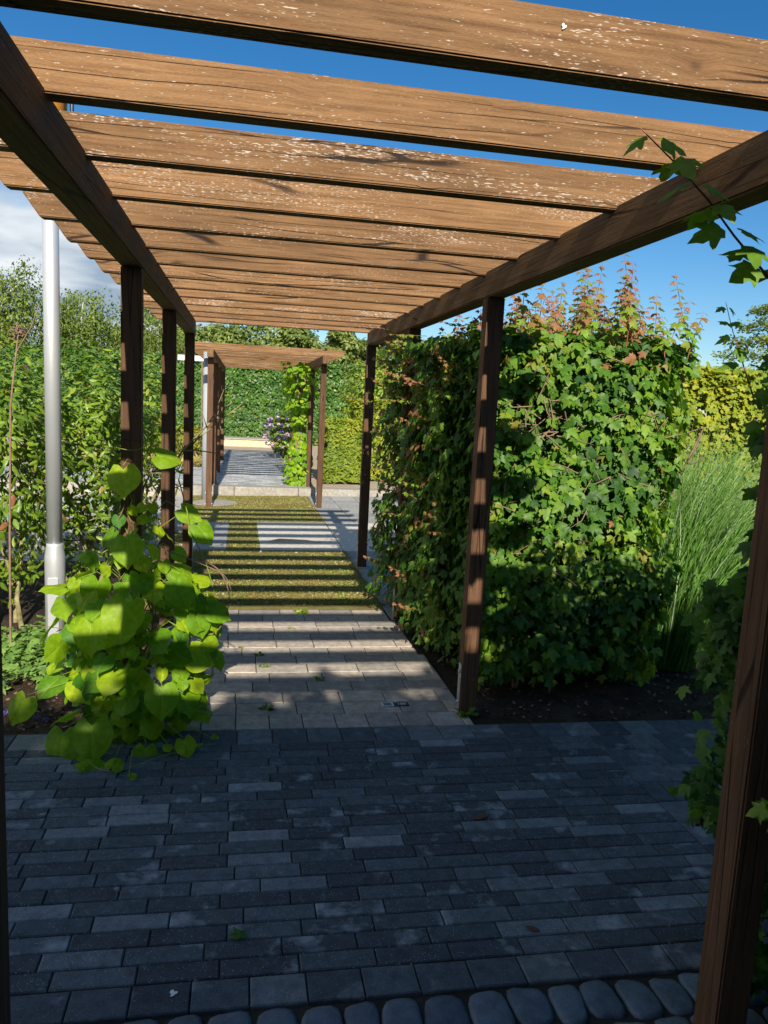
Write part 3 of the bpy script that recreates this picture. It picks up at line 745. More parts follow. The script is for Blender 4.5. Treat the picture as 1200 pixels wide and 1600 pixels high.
# inner leaf layers that close the view through the block
tw = Acc()
for k in range(150):          # bare twigs near the clipped faces
    q = np.array([RS.uniform(HX0+.05, HX1-.1), HY0+RS.uniform(-.03, .12), RS.uniform(.5, 2.0)]); d = rnd_unit(1)[0]*np.array([1, .35, 1]); L = RS.uniform(.08, .28)
    if k < 60: q[0] = 1.75+RS.normal(0, .18); q[2] = 1.62+RS.normal(0, .09)
    tw.tube(np.array([q, q+d*L*.5+RS.normal(0, .01, 3), q+d*L])-np.array(hedge.location), [.004, .003, .0015], 5)
obj('clipped_twigs', tw.mesh('clipped_twigs', M['brownstem'], True), hedge)['kind'] = 'stuff'
P, N, D = box_surface(3600, HX0+.28, HX1-.28, HY0+.28, HY1-.28, hz0+.15, HZ1-.25, 'SWETN', .08, .05, 3)
nn, tip = orient(N, .3, .5); foliage(hedge, 'maple', M['maple'], P, nn, tip, RS.uniform(.09, .15, len(P)), RS.uniform(0, .45, len(P)), 0, bulk='inner_foliage')
def shoot(parent, base, d, L, r, mat_s, nleaf, lsize, tints, kind='maple', lm='maple', curve=(0, 0, 0), bulk=True, pairs=True, acc=None, leafacc=None):
    base = np.array(base, float); d = np.array(d, float); d /= np.linalg.norm(d); pts = [base]
    n = 6
    for i in range(n):
        d = d+np.array(curve)/n+RS.normal(0, .04, 3); d /= np.linalg.norm(d); pts.append(pts[-1]+d*L/n)
    acc.tube(np.array(pts)-np.array(parent.location), [r*(1-.7*i/n) for i in range(n+1)], 5, .5)
    pts = np.array(pts)
    for j in range(nleaf):
        t = .25+.75*(j+.5)/nleaf; q = pts[min(int(t*n), n-1)]+(pts[min(int(t*n)+1, n)]-pts[min(int(t*n), n-1)])*(t*n-int(t*n))
        a = j*1.57+RS.uniform(-.4, .4)
        for s in ((0, math.pi) if pairs else (0,)):
            h = np.array([math.cos(a+s), math.sin(a+s), .15])
            sz = lsize*(1.15-.6*t)*RS.uniform(.8, 1.2)
            leafacc.append((q+h*sz*.35, np.array([0, -.45, .9])+h*.35+RS.normal(0, .25, 3), h+np.array([0, 0, -.45]), sz, np.clip(tints+RS.normal(0, .07), 0, 1) if t < .55 else np.clip(tints+.12+RS.normal(0, .06), 0, 1)))
    return pts
sa = Acc(); LA = []
for k in range(170):                      # upright shoots on the hedge top
    x = RS.uniform(1.42, 2.62); y = RS.uniform(4.1, 6.4)
    L = RS.uniform(.12, .34) if k > 60 else RS.uniform(.28, .62)
    if k <= 60: x = 1.45+1.3*RS.uniform(0, 1)**.8; y = RS.uniform(4.15, 5.6)
    shoot(hedge, (x, y, HZ1-.10), (RS.normal(0, .16), RS.normal(0, .14), 1), L, .0035, None, int(4+L*13), .062, RS.uniform(.74, .90), acc=sa, leafacc=LA)
for k in range(80):                       # pinkish side shoots hanging over the path
    y = RS.uniform(4.6, 6.6); z = RS.uniform(.15, 2.15) if k > 16 else RS.uniform(1.5, 2.25)
    shoot(hedge, (1.26+.1*(y < 5), y, z), (-1, RS.normal(0, .5), RS.uniform(-.1, .9)), RS.uniform(.12, .32), .002, None, 6, .036, RS.uniform(.70, .90), acc=sa, leafacc=LA)
def put_leaves(parent, LA, kind, mat, nobj=0, bulk='shoot_leaves', name='leaf'):
    foliage(parent, kind, mat, np.array([l[0] for l in LA]), np.array([l[1] for l in LA]), np.array([l[2] for l in LA]), np.array([l[3] for l in LA]), np.array([l[4] for l in LA]), nobj, name=name, bulk=bulk)
put_leaves(hedge, LA, 'maple', M['maple'])
obj('shoots', sa.mesh('shoots', M['redstem'], True), hedge)['kind'] = 'stuff'

# ---- maple in the right foreground, growing round the near right post
fm = thing('maple_shrub', 'dark leafy maple growing round the nearest right post at the edge of the photo', 'shrub', (1.75, 1.9, gz(1.75, 1.9)))
ac = Acc(); stems(ac, (.35, -.15, 0), 6, (.10, .10), 1.2, 1.7, .014, 8, .05)
obj('branches', ac.mesh('branches', M['brownstem'], True), fm)['kind'] = 'stuff'
n = 9000
P = np.stack([RS.uniform(1.42, 2.6, n), RS.uniform(1.25, 2.15, n), RS.uniform(0.0, 2.12, n)], 1)
edge = 1.38+.06*wob(P*np.array([0, 1, 1]), 3.3, 5)
P = P[P[:, 0] > edge]
P[:, 0] = np.where((RS.uniform(0, 1, len(P)) < .45) & (P[:, 2] < .9), 1.36+np.abs(RS.normal(0, .12, len(P)))+(P[:, 2] > 1.9)*.2, P[:, 0])
P = P[~((P[:, 1] < 1.7) & (P[:, 0] < 1.50))]; P = P[P[:, 0]/P[:, 1] > np.interp(P[:, 2], [.3, .5, 1.0, 1.2, 1.9, 2.1], [.80, .78, .765, .742, .748, .77])+.02*wob(P*np.array([0, 0, 1]), 4, 2)]
N = np.tile(np.array([-.8, -.45, 0]), (len(P), 1)); nn, tip = orient(N, .5, .7)
foliage(fm, 'maple', M['maple'], P, nn, tip, RS.uniform(.04, .068, len(P)), np.clip(RS.normal(.25, .16, len(P)), 0, .8), 250)
# leaves between the post and the patio, left of the post in the photo
n = 560; z = RS.uniform(.38, 1.15, n); P = np.stack([RS.normal(1.51, .028, n), RS.normal(2.06, .05, n), z], 1)
P = P[RS.uniform(0, 1, n) < .55+.45*np.sin(P[:, 2]*7)]
nn, tip = orient(np.tile(np.array([-.8, -.5, 0]), (len(P), 1)), .5, .6); foliage(fm, 'maple', M['maple'], P, nn, tip, RS.uniform(.035, .06, len(P)), np.clip(RS.normal(.25, .15, len(P)), 0, .8), 49, bulk='lower_foliage')
sa = Acc(); LA = []
pts = shoot(fm, (1.42, 1.78, 1.93), (-.66, -.28, .30), .74, .0042, None, 7, .095, .60, acc=sa, leafacc=LA)
for (b, d, L) in (((1.42, 1.75, 1.95), (-.3, -.1, .5), .3), ((1.5, 1.85, 1.7), (-.3, -.1, .6), .35), ((1.6, 1.8, 1.9), (-.45, -.3, .6), .35), ((1.36, 1.45, .72), (-.8, -.3, .35), .22), ((1.7, 1.6, 1.95), (-.2, -.3, .6), .3), ((1.75, 2.4, 1.75), (-.3, 0, .6), .35)):
    shoot(fm, b, d, L, .003, None, 5, .07, .6, acc=sa, leafacc=LA)
put_leaves(fm, LA, 'maple', M['maple'], 0)
obj('shoots', sa.mesh('shoots', M['redstem'], True), fm)['kind'] = 'stuff'

# ---- ornamental grass
gx, gy = 3.02, 4.80
ga = Acc()
for k in range(3000):
    a = RS.uniform(0, 2*math.pi); r = .23*math.sqrt(RS.uniform(0, 1)); b = np.array([r*math.cos(a), r*math.sin(a), 0])
    L = RS.uniform(.75, 1.85); d = np.array([b[0]*.55+.07+RS.normal(0, .09), b[1]*.5+RS.normal(0, .12), 1.0]); d /= np.linalg.norm(d); pts = [b]
    bend = np.array([RS.normal(.12, .14), RS.normal(0, .12), -.07]); seg = 7; w0 = RS.uniform(.003, .0055)
    for j in range(seg):
        d = d+bend*(j/seg)*1.1; d /= np.linalg.norm(d); pts.append(pts[-1]+d*L/seg)
    pts = np.array(pts); s = np.cross(d, rnd_unit(1)[0]); s /= np.linalg.norm(s)
    V = np.concatenate([[p-s*w0*(1-(j/seg)**2.2), p+s*w0*(1-(j/seg)**2.2)] for j, p in enumerate(pts)])
    T = []
    for j in range(seg): T += [(2*j, 2*j+1, 2*j+3), (2*j, 2*j+3, 2*j+2)]
    tv = np.repeat(np.clip(np.linspace(.25, .75, seg+1)+RS.normal(0, .2)+(.5 if k % 14 == 0 else 0), 0, 1), 2)
    ga.add(V, np.array(T), tv)
gt = thing('ornamental_grass', 'tall arching green ornamental grass clump right of the maple hedge', 'grass clump', (gx, gy, gz(gx, gy)))
obj('blades', ga.mesh('blades', M['grass']), gt)['kind'] = 'stuff'

# ================================================================== LEFT: big-leaved vine on the first post
vx, vy = -.50, 3.83; vz = gz(vx, vy)
vine = thing('climbing_vine', 'climbing vine with large bright green heart shaped leaves smothering the first left post', 'vine', (vx, vy, vz))
zs = np.array([-.02, .12, .3, .5, .7, .82, .92, 1.05, 1.25]); rw = np.array([.18, .29, .37, .40, .37, .29, .19, .12, .08])
LA = []; pets = Acc(); tries = 0
def vleaf(p, n, tip, s, t): LA.append((p, n, tip, s, t))
while len(LA) < 235 and tries < 6000:
    tries += 1
    z = RS.choice([RS.uniform(-.0, .95), RS.uniform(.1, .95), RS.uniform(.9, 1.22)], p=[.3, .58, .12]); R_ = np.interp(z, zs, rw); a = RS.uniform(0, 2*math.pi)
    front = RS.uniform(0, 1) < .72
    if front: a = -math.pi/2+RS.normal(0, .95)
    rr = R_*RS.uniform(.60, 1.02)
    p = np.array([rr*math.cos(a), rr*.62*math.sin(a)-.02, z])
    if any(np.linalg.norm(p-q[0]) < (.062 if len(LA) > 110 else .085) for q in LA): continue
    h = np.array([math.cos(a), math.sin(a), 0])
    s = RS.uniform(.055, .150)**1.0 if z < .9 else RS.uniform(.05, .10)
    nn = h*.65+np.array([0, -.50, .62])+RS.normal(0, .42, 3); tp = h*.4+np.array([0, 0, -.85])+RS.normal(0, .5, 3)
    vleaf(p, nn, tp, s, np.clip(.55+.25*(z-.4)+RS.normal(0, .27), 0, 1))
W = lambda x, z, y=3.72: np.array([x-vx, y-vy, z-vz])
for (q, nn, tp, s, t) in [(W(-.55, 1.31, 3.70), (-.1, -1, .5), (.1, -.1, -1), .155, .85), (W(-.42, 1.36, 3.76), (.3, -.8, .8), (.7, -.3, .3), .13, .6), (W(-.52, .99, 3.62), (0, -1, .45), (.05, 0, -1), .15, .6), (W(-.30, .78, 3.62), (.3, -.9, .5), (.3, 0, -1), .15, .5),
                          (W(-.22, 1.03, 3.78), (.4, -.9, .6), (.5, 0, -.9), .13, .5), (W(-.30, 1.10, 3.80), (.3, -.8, .7), (.7, 0, -.5), .12, .6), (W(-.16, .62, 3.70), (.3, -.8, .8), (1, -.2, -.2), .13, .5), (W(-.97, .22, 3.62), (-.3, -1, .6), (-.3, 0, -1), .14, .8), (W(-.80, .07, 3.58), (-.2, -1, .5), (0, 0, -1), .17, .45),
                          (W(-.70, -.0, 3.50), (0, -1, .4), (0, 0, -1), .17, .4), (W(-.42, .0, 3.52), (.1, -1, .5), (-.1, -.1, -1), .12, .45), (W(-.66, .14, 3.50), (-.1, -1, .5), (.1, 0, -1), .19, .5), (W(-.35, .30, 3.52), (.1, -1, .5), (0, 0, -1), .16, .5), (W(-.25, .03, 3.52), (.2, -.9, .7), (.2, 0, -1), .1, .7),
                          (W(-.50, .72, 3.50), (.2, -1, .45), (-.3, 0, -1), .19, .7), (W(-.66, .62, 3.50), (-.3, -1, .45), (.1, 0, -1), .16, .75)]:
    vleaf(np.array(q), np.array(nn, float), np.array(tp, float), s, t)
# leaves along the runners on the paving
gl = [(-.70, 3.40, .12, .2), (-.55, 3.33, .085, 1.2), (-.30, 3.50, .055, 2.5), (-.46, 3.25, .04, .6), (-.10, 3.60, .04, 1.9), (-.66, 3.36, .05, 2.9)]
for (x, y, s, a) in gl: vleaf(np.array([x-vx, y-vy, .035]), np.array([.2, -.35, 1.0]), np.array([math.cos(a), math.sin(a), .1]), s, .6)
LAw = [(l[0]+np.array([vx, vy, vz]), *l[1:]) for l in LA]
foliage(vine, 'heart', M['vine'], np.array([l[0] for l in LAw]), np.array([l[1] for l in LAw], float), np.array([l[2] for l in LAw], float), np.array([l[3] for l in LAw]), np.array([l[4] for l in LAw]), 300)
for l in LA:      # leaf stalks
    q = np.array(l[0]); c = np.array([q[0]*.35, q[1]*.35, q[2]-.04]); pets.tube([c, (c+q)/2+np.array([0, 0, .05]), q], [.0016, .0016, .0014], 4)
obj('leaf_stalks', pets.mesh('leaf_stalks', M['greenstem']), vine)['kind'] = 'stuff'
st = Acc()
for k in range(9):
    a0 = RS.uniform(0, 6); ph = RS.uniform(0, 6); top = RS.uniform(.8, 1.35); pts = []
    for j in range(16):
        t = j/15; r = .075+.05*math.sin(t*5+ph)*(1-t)+.02; pts.append((r*math.cos(a0+t*7), r*math.sin(a0+t*7), t*top))
    st.tube(pts, [.006*(1-.6*j/15) for j in range(16)], 5)
obj('stems', st.mesh('stems', M['brownstem'], True), vine)['kind'] = 'stuff'
def tendril(name, pts, r, mat, label=None):
    P_ = np.array(pts, float); t = np.linspace(0, len(P_)-1, 28); out = []
    for u in t:                              # Catmull-Rom
        i = min(int(u), len(P_)-2); f = u-i; p0, p1, p2, p3 = P_[max(i-1, 0)], P_[i], P_[i+1], P_[min(i+2, len(P_)-1)]
        out.append(.5*((2*p1)+(-p0+p2)*f+(2*p0-5*p1+4*p2-p3)*f*f+(-p0+3*p1-3*p2+p3)*f**3))
    ac = Acc(); ac.tube(out, np.linspace(r, r*.5, 28), 6); return obj(name, ac.mesh(name, mat, True), vine)
tendril('runner', [W(-.20, .86), W(-.10, .80), W(-.05, .66), W(-.10, .50), W(-.20, .47)], .0035, M['brownstem'])
tendril('runner', [W(-.35, .90), W(-.20, .84), W(-.08, .78), W(-.04, .70)], .003, M['brownstem'])
tendril('runner', [W(-.30, 1.25), W(-.26, 1.1), W(-.24, 1.0), W(-.17, .85), W(-.13, .72)], .0035, M['greenstem'])
tendril('tendril', [W(-.60, 1.39, 3.74), W(-.50, 1.38, 3.72), W(-.43, 1.42, 3.74), W(-.43, 1.46, 3.74), W(-.46, 1.455, 3.74)], .002, M['greenstem'])
tendril('runner', [W(-.62, .40), W(-.80, .50), W(-.98, .53)], .0028, M['brownstem'])
tendril('runner', [W(-.60, .02, 3.62), W(-.66, .0, 3.5), (W(-.64, -.03, 3.40)), W(-.52, -.035, 3.34), W(-.34, -.035, 3.47), W(-.10, -.035, 3.58)], .002, M['greenstem'])
tendril('runner', [W(-.48, .17, 3.6), W(-.60, .10, 3.5), W(-.62, .0, 3.5), W(-.57, -.03, 3.5)], .002, M['greenstem'])

# ================================================================== LEFT shrubs
def shrub(name, label, cx, cyy, rx, ry, h, n, kind, mat, size, tint, seed, nobj=0, stemmat='lichen', ns=7, z0=.15, group=None, r0=.02):
    g = gz(cx, cyy) if cyy < 14.4 else TER
    t = thing(name, label, 'shrub', (cx, cyy, g), group)
    ac = Acc(); stems(ac, (0, 0, 0), ns, (rx*.5, ry*.5), h*.7, h*.98, r0, seed); o = obj('stems', ac.mesh('stems', M[stemmat], True), t)
    d = rnd_unit(n); r = np.clip(1-np.abs(RS.normal(0, .28, n)), .05, 1)
    P = np.stack([cx+d[:, 0]*rx*r, cyy+d[:, 1]*ry*r, g+z0+(h-z0)*(.5+.5*d[:, 2]*r)], 1)
    P = P+.10*min(rx, 1)*np.stack([wob(P, 4, seed), wob(P, 4, seed+1), wob(P, 5, seed+2)], 1)
    keep = wob(P, 4.5, seed+5) > (-.42+.35*(P[:, 2] < g+.55*h)*(kind == 'lance')); P, d = P[keep], d[keep]
    nn, tip = orient(d, .5, .7, .2)
    sz = RS.uniform(size*.7, size*1.2, len(P)); tn = np.clip(tint+.18*wob(P, 3, seed+7)+RS.normal(0, .14, len(P)), 0, .9)
    tn[RS.uniform(0, 1, len(P)) < .03] = .97
    foliage(t, kind, mat, P, nn, tip, sz, tn, nobj)
    return t
G1 = 'leafy shrubs along the left edge'
shrub('leafy_shrub', 'tall leafy shrub with reddish leaf tips at the left edge, outside the lamp post', -1.85, 5.75, .62, .55, 2.15, 4300, 'lance', M['shrub'], .085, .5, 21, 150, group=G1)
shrub('leafy_shrub', 'tall leafy shrub between the silver lamp post and the first left post', -1.32, 6.7, .55, .5, 2.18, 4000, 'lance', M['shrub'], .080, .5, 22, 150, group=G1)
shrub('leafy_shrub', 'bright green shrub seen between the first two left pergola posts', -1.15, 8.3, .55, .55, 2.25, 2800, 'lance', M['shrub'], .09, .68, 23, 0, group=G1)
shrub('leafy_shrub', 'broad leafy shrub further left behind the lamp post, cut by the photo edge', -2.7, 6.6, .8, .7, 2.2, 3600, 'lance', M['shrub'], .09, .5, 24, 0, group=G1)
# dried flower stalk
ds = thing('dried_stalk', 'dead brown flower stalk with a dried head at the left edge', 'dead stalk', (-1.36, 4.85, gz(-1.36, 4.85)))
ac = Acc(); ac.tube([(-.03, 0, 0), (-.02, 0, .8), (.0, 0, 1.6), (.05, 0, 2.02)], [.008, .007, .006, .004], 6); ac.tube([(.03, 0, 1.9), (.12, 0, 2.06), (.17, 0, 2.2)], [.004, .003, .002], 5)
obj('stalk', ac.mesh('stalk', M['brownstem'], True), ds)
ac = Acc()
for k in range(90):
    c = np.array([.05, 0, 2.03])+rnd_unit(1)[0]*RS.uniform(.01, .045); ac.tube([c, c+rnd_unit(1)[0]*.016], [.005, .003], 4)
obj('dried_head', ac.mesh('dried_head', M['brownstem']), ds)
# cranesbill ground cover and small blue flowers
def cover(label, name, cat, x0, x1, y0, y1, n, h, kind, mat, size, tint):
    P = np.stack([RS.uniform(x0, x1, n), RS.uniform(y0, y1, n), np.zeros(n)], 1); P[:, 2] = gz(P[:, 0], P[:, 1])
    hh = h*(.55+.45*wob(P, 3.5, 3)); P[:, 2] += np.abs(hh)*RS.uniform(.3, 1, n)
    t = thing(name, label, cat, ((x0+x1)/2, (y0+y1)/2, gz((x0+x1)/2, (y0+y1)/2)))
    N = np.tile(np.array([0, 0, 1.0]), (n, 1))+rnd_unit(n)*.5; foliage(t, kind, mat, P, N, rnd_unit(n), RS.uniform(size*.7, size*1.2, n), np.clip(RS.normal(tint, .15, n), 0, 1)); return t
cover('low pale green cranesbill plants on the soil left of the vine', 'cranesbill', 'ground cover', -2.2, -.98, 4.35, 5.4, 1500, .24, 'maple', M['herb'], .055, .5)
fl = thing('small_blue_flowers', 'scattered tiny violet blue flowers on the soil between vine and cranesbill', 'flowers', (-1.1, 4.2, gz(-1.1, 4.2)))
LA = []
for k in range(26):
    x = RS.uniform(-1.5, -.8); y = RS.uniform(3.85, 4.7)
    for q in range(5):
        a = q*1.256; LA.append((np.array([x+.006*math.cos(a), y+.006*math.sin(a), gz(x, y)+.03]), np.array([0, -.5, 1.0]), np.array([math.cos(a), math.sin(a), .2]), .013, .0))
put_leaves(fl, LA, 'small', M['petal'], bulk='petals')
# low weeds and leaf litter on both beds
n = 1500; P = np.stack([RS.uniform(1.35, 4.2, n), RS.uniform(3.82, 6.0, n), np.zeros(n)], 1); Q_ = np.stack([RS.uniform(-2.4, -.6, n), RS.uniform(3.82, 5.6, n), np.zeros(n)], 1)
P = np.concatenate([P, Q_]); P[:, 2] = gz(P[:, 0], P[:, 1])-.004
lt = thing('leaf_litter', 'dry leaf litter and bark crumbs strewn over the two soil beds', 'leaf litter', (0, 4.6, -.07))
foliage(lt, 'oval', M['dead'], P, np.tile(np.array([0, 0, 1.0]), (2*n, 1))+rnd_unit(2*n)*.45, rnd_unit(2*n), RS.uniform(.012, .04, 2*n), RS.uniform(0, 1, 2*n))
def lump(name, r, mat, seed, sq=.6):
    bm = bmesh.new(); bmesh.ops.create_icosphere(bm, subdivisions=3, radius=1); V = np.array([v.co for v in bm.verts]); w = 1+.22*wob(V, 1.6, seed)+.08*wob(V, 4.5, seed+1)
    for v, k in zip(bm.verts, w): v.co = Vector((v.co.x*k*r, v.co.y*k*r*.85, v.co.z*k*r*sq))
    return bm_mesh(name, bm, mat, True)
for k, (x, y, r, lab) in enumerate([(-2.0, 9.0, .34, 'pale boulder glimpsed left of the lamp post through the shrubs'), (-1.45, 9.4, .30, 'pale boulder between lamp post and first left post behind the shrubs'), (-.98, 10.2, .26, 'pale boulder beside the first left post behind the leaves'), (-2.9, 9.3, .4, 'larger pale boulder at the far left behind the shrubs')]):
    tag(obj('boulder', lump('boulder', r, M['boulder'], k), None, (x, y, gz(x, y)+r*.3)), lab, 'boulder', 'pale boulders behind the left shrubs')

# ================================================================== BEYOND THE KERB
def hedgebox(name, label, x0, x1, y0, y1, z1, n, kind, mat, size, tint, faces='SWET', depth=.12, bulge=.06, seed=0, group=None, yel=0.0, base=None):
    b = TER if base is None else base
    t = thing(name, label, 'hedge', ((x0+x1)/2, (y0+y1)/2, b), group)
    P, N, D = box_surface(n, x0, x1, y0, y1, b+.03, z1, faces, depth, bulge, seed)
    nn, tip = orient(N, .5, .6, .4 if kind != 'spray' else -.6)
    tn = tint+.16*wob(P, 2.2, seed+4)+RS.normal(0, .13, len(P))+(N[:, 2] > .5)*.15
    if yel: tn[RS.uniform(0, 1, len(P)) < yel] = 1
    foliage(t, kind, mat, P, nn, tip, RS.uniform(size*.7, size*1.25, len(P)), np.clip(tn, 0, 1))
    ac = Acc()
    for k in range(max(3, int((x1-x0)*1.2))):
        xx = x0+(x1-x0)*(k+.5)/max(3, int((x1-x0)*1.2)); ac.tube([(xx-(x0+x1)/2, 0, 0), (xx-(x0+x1)/2+RS.normal(0, .05), 0, (z1-b)*.8)], [.04, .01], 6)
    obj('stems', ac.mesh('stems', M['bark']), t)
    return t
hedgebox('hornbeam_hedge', 'long dark green clipped hornbeam hedge closing the view behind the far pergola', -9, 13, 28.3, 29.5, 2.95, 85000, 'small', M['hornbeam'], .125, .40, 'ST', .20, .10, 1, yel=.03)
hedgebox('thuja_hedge', 'lower square yellow green conifer hedge right of the far pergola', 1.62, 2.55, 15.6, 16.6, 1.24, 9000, 'spray', M['thuja'], .085, .45, 'SWET', .07, .05, 2)
hedgebox('thuja_hedge', 'taller yellow green conifer hedge seen left and right of the near end post', 2.42, 4.6, 16.4, 17.6, 1.66, 12000, 'spray', M['thuja'], .085, .58, 'SWET', .08, .06, 3)
hedgebox('thuja_hedge', 'golden conifer hedge behind the ornamental grass on the right', 4.2, 7.4, 8.0, 9.3, 2.22, 16000, 'spray', M['thuja'], .11, .62, 'SWT', .12, .10, 6, base=gz(5, 8))
hedgebox('boxed_shrub_hedge', 'loose green hedge filling the gap behind the right maple hedge', 2.8, 4.4, 10.5, 12.0, 1.5, 5000, 'oval', M['shrub'], .08, .5, 'SWET', .1, .1, 8, base=gz(3.4, 11))
# low golden planting left, behind the far pergola posts
for k, (x, y, rx, h, lab) in enumerate([(-2.3, 19.4, .75, .95, 'low golden yellow shrub between the first and second left posts'), (-1.35, 19.7, .62, .92, 'low yellow shrub with grey twigs between the second and third left posts'), (-3.6, 19.6, .8, 1.0, 'low golden shrub partly hidden by the first left post')]):
    shrub('golden_shrub', lab, x, y, rx, .55, h, 2600, 'small', M['yellow'], .075, .52, 40+k, 0, 'brownstem', 9, .08, 'golden shrubs beyond the kerb on the left', .012)
shrub('golden_shrub', 'low yellow shrub just right of the front left post of the far pergola', -1.0, 21.5, .5, .5, .8, 1600, 'small', M['yellow'], .07, .5, 47, 0, 'brownstem', 7, .08, 'golden shrubs beyond the kerb on the left', .012)
P = np.stack([RS.uniform(-6, -.95, 6000), RS.uniform(18.1, 19.1, 6000), np.full(6000, TER)], 1); P[:, 2] += RS.uniform(0, .16, 6000)
dg = thing('dry_grass_edge', 'strip of short dry yellow grass in front of the golden shrubs', 'grass', (-3, 18.6, TER)); foliage(dg, 'small', M['mosstuft'], P, rnd_unit(6000), np.tile(np.array([0, 0, 1.0]), (6000, 1))+rnd_unit(6000)*.5, RS.uniform(.05, .12, 6000), np.clip(RS.normal(.6, .15, 6000), 0, .8))
for c in dg.children: c['kind'] = 'stuff'
ga = Acc()
for k in range(900):
    a = RS.uniform(0, 6.28); r = .35*math.sqrt(RS.uniform(0, 1)); b = np.array([r*math.cos(a), r*math.sin(a), 0]); d = np.array([b[0]*1.1, b[1]*1.1, 1]); L = RS.uniform(.7, 1.3); p1 = b+d*L*.6; p2 = p1+np.array([d[0]*.9, d[1]*.9, .35])*L*.4
    s = np.array([.012, 0, 0]); ga.add(np.array([b-s, b+s, p1-s, p1+s, p2]), np.array([(0, 1, 3), (0, 3, 2), (2, 3, 4)]), RS.uniform(.2, .7))
gt2 = thing('ornamental_grass', 'mounded green grass behind the golden shrubs between the first two left posts', 'grass clump', (-2.75, 21.5, TER)); obj('blades', ga.mesh('blades', M['grass']), gt2)['kind'] = 'stuff'
# rhododendron with pink and violet flowers
rh_ = shrub('rhododendron', 'small rhododendron with pink and violet flowers beside the far right posts', 1.12, 21.6, .42, .4, 1.25, 1400, 'oval', M['shrub'], .10, .45, 61, 0, 'bark', 6, .1)
LA = []
for k in range(52):
    d = rnd_unit(1)[0]; d[1] = -abs(d[1]); c = np.array([1.10+d[0]*.42-.12, 21.6+d[1]*.42, TER+.72+d[2]*.48]); tt = RS.choice([0.1, .62, .75, .95])
    for q in range(12):
        e = rnd_unit(1)[0]; LA.append((c+e*.04, e+np.array([0, -.4, .2]), rnd_unit(1)[0], RS.uniform(.05, .075), tt+RS.uniform(-.05, .05)))
put_leaves(rh_, LA, 'small', M['petal'], bulk='flowers')
# vine on the far right posts
fv = thing('climbing_vine', 'light green climbing vine on gnarled stems over the right posts of the far pergola', 'vine', (1.12, 15.1, TER))
ac = Acc()
for k in range(5):
    pts = [(RS.normal(-.02, .05)+.05*math.sin(j+k), RS.normal(0, .05), 2.3*j/9) for j in range(10)]; ac.tube(pts, [.035*(1-.07*j) for j in range(10)], 7)
obj('stems', ac.mesh('stems', M['brownstem'], True), fv)
n = 1500; z = RS.uniform(0, 2.42, n); a = RS.uniform(0, 6.283, n); w = np.interp(z, [0, .5, .85, 1.15, 1.6, 2.0, 2.42], [.24, .30, .16, .10, .28, .36, .42]); r = w*np.sqrt(RS.uniform(.25, 1, n))
P = np.stack([1.08+r*np.cos(a), 15.1+r*np.sin(a)*.9, TER+z], 1); hN = np.stack([np.cos(a), np.sin(a), np.zeros(n)], 1)
nn, tip = orient(hN+np.array([0, -.4, 0]), .4, .5); foliage(fv, 'heart', M['vine'], P[:900], nn[:900], tip[:900], RS.uniform(.06, .11, 900), np.clip(RS.normal(.6, .2, 900), 0, 1))
# stone bench / step at the end of the path
bt = thing('stone_bench', 'long low sandstone block bench in front of the hornbeam hedge', 'bench', (.3, 26.5, TER)); obj('bench_block', box_mesh('bench_block', -1.35, 1.0, 0, .9, -.05, .20, M['sandstone'], .02), bt); obj('bench_top', box_mesh('bench_top', -1.38, 1.03, -.03, .95, .205, .25, M['kerb'], .008), bt)

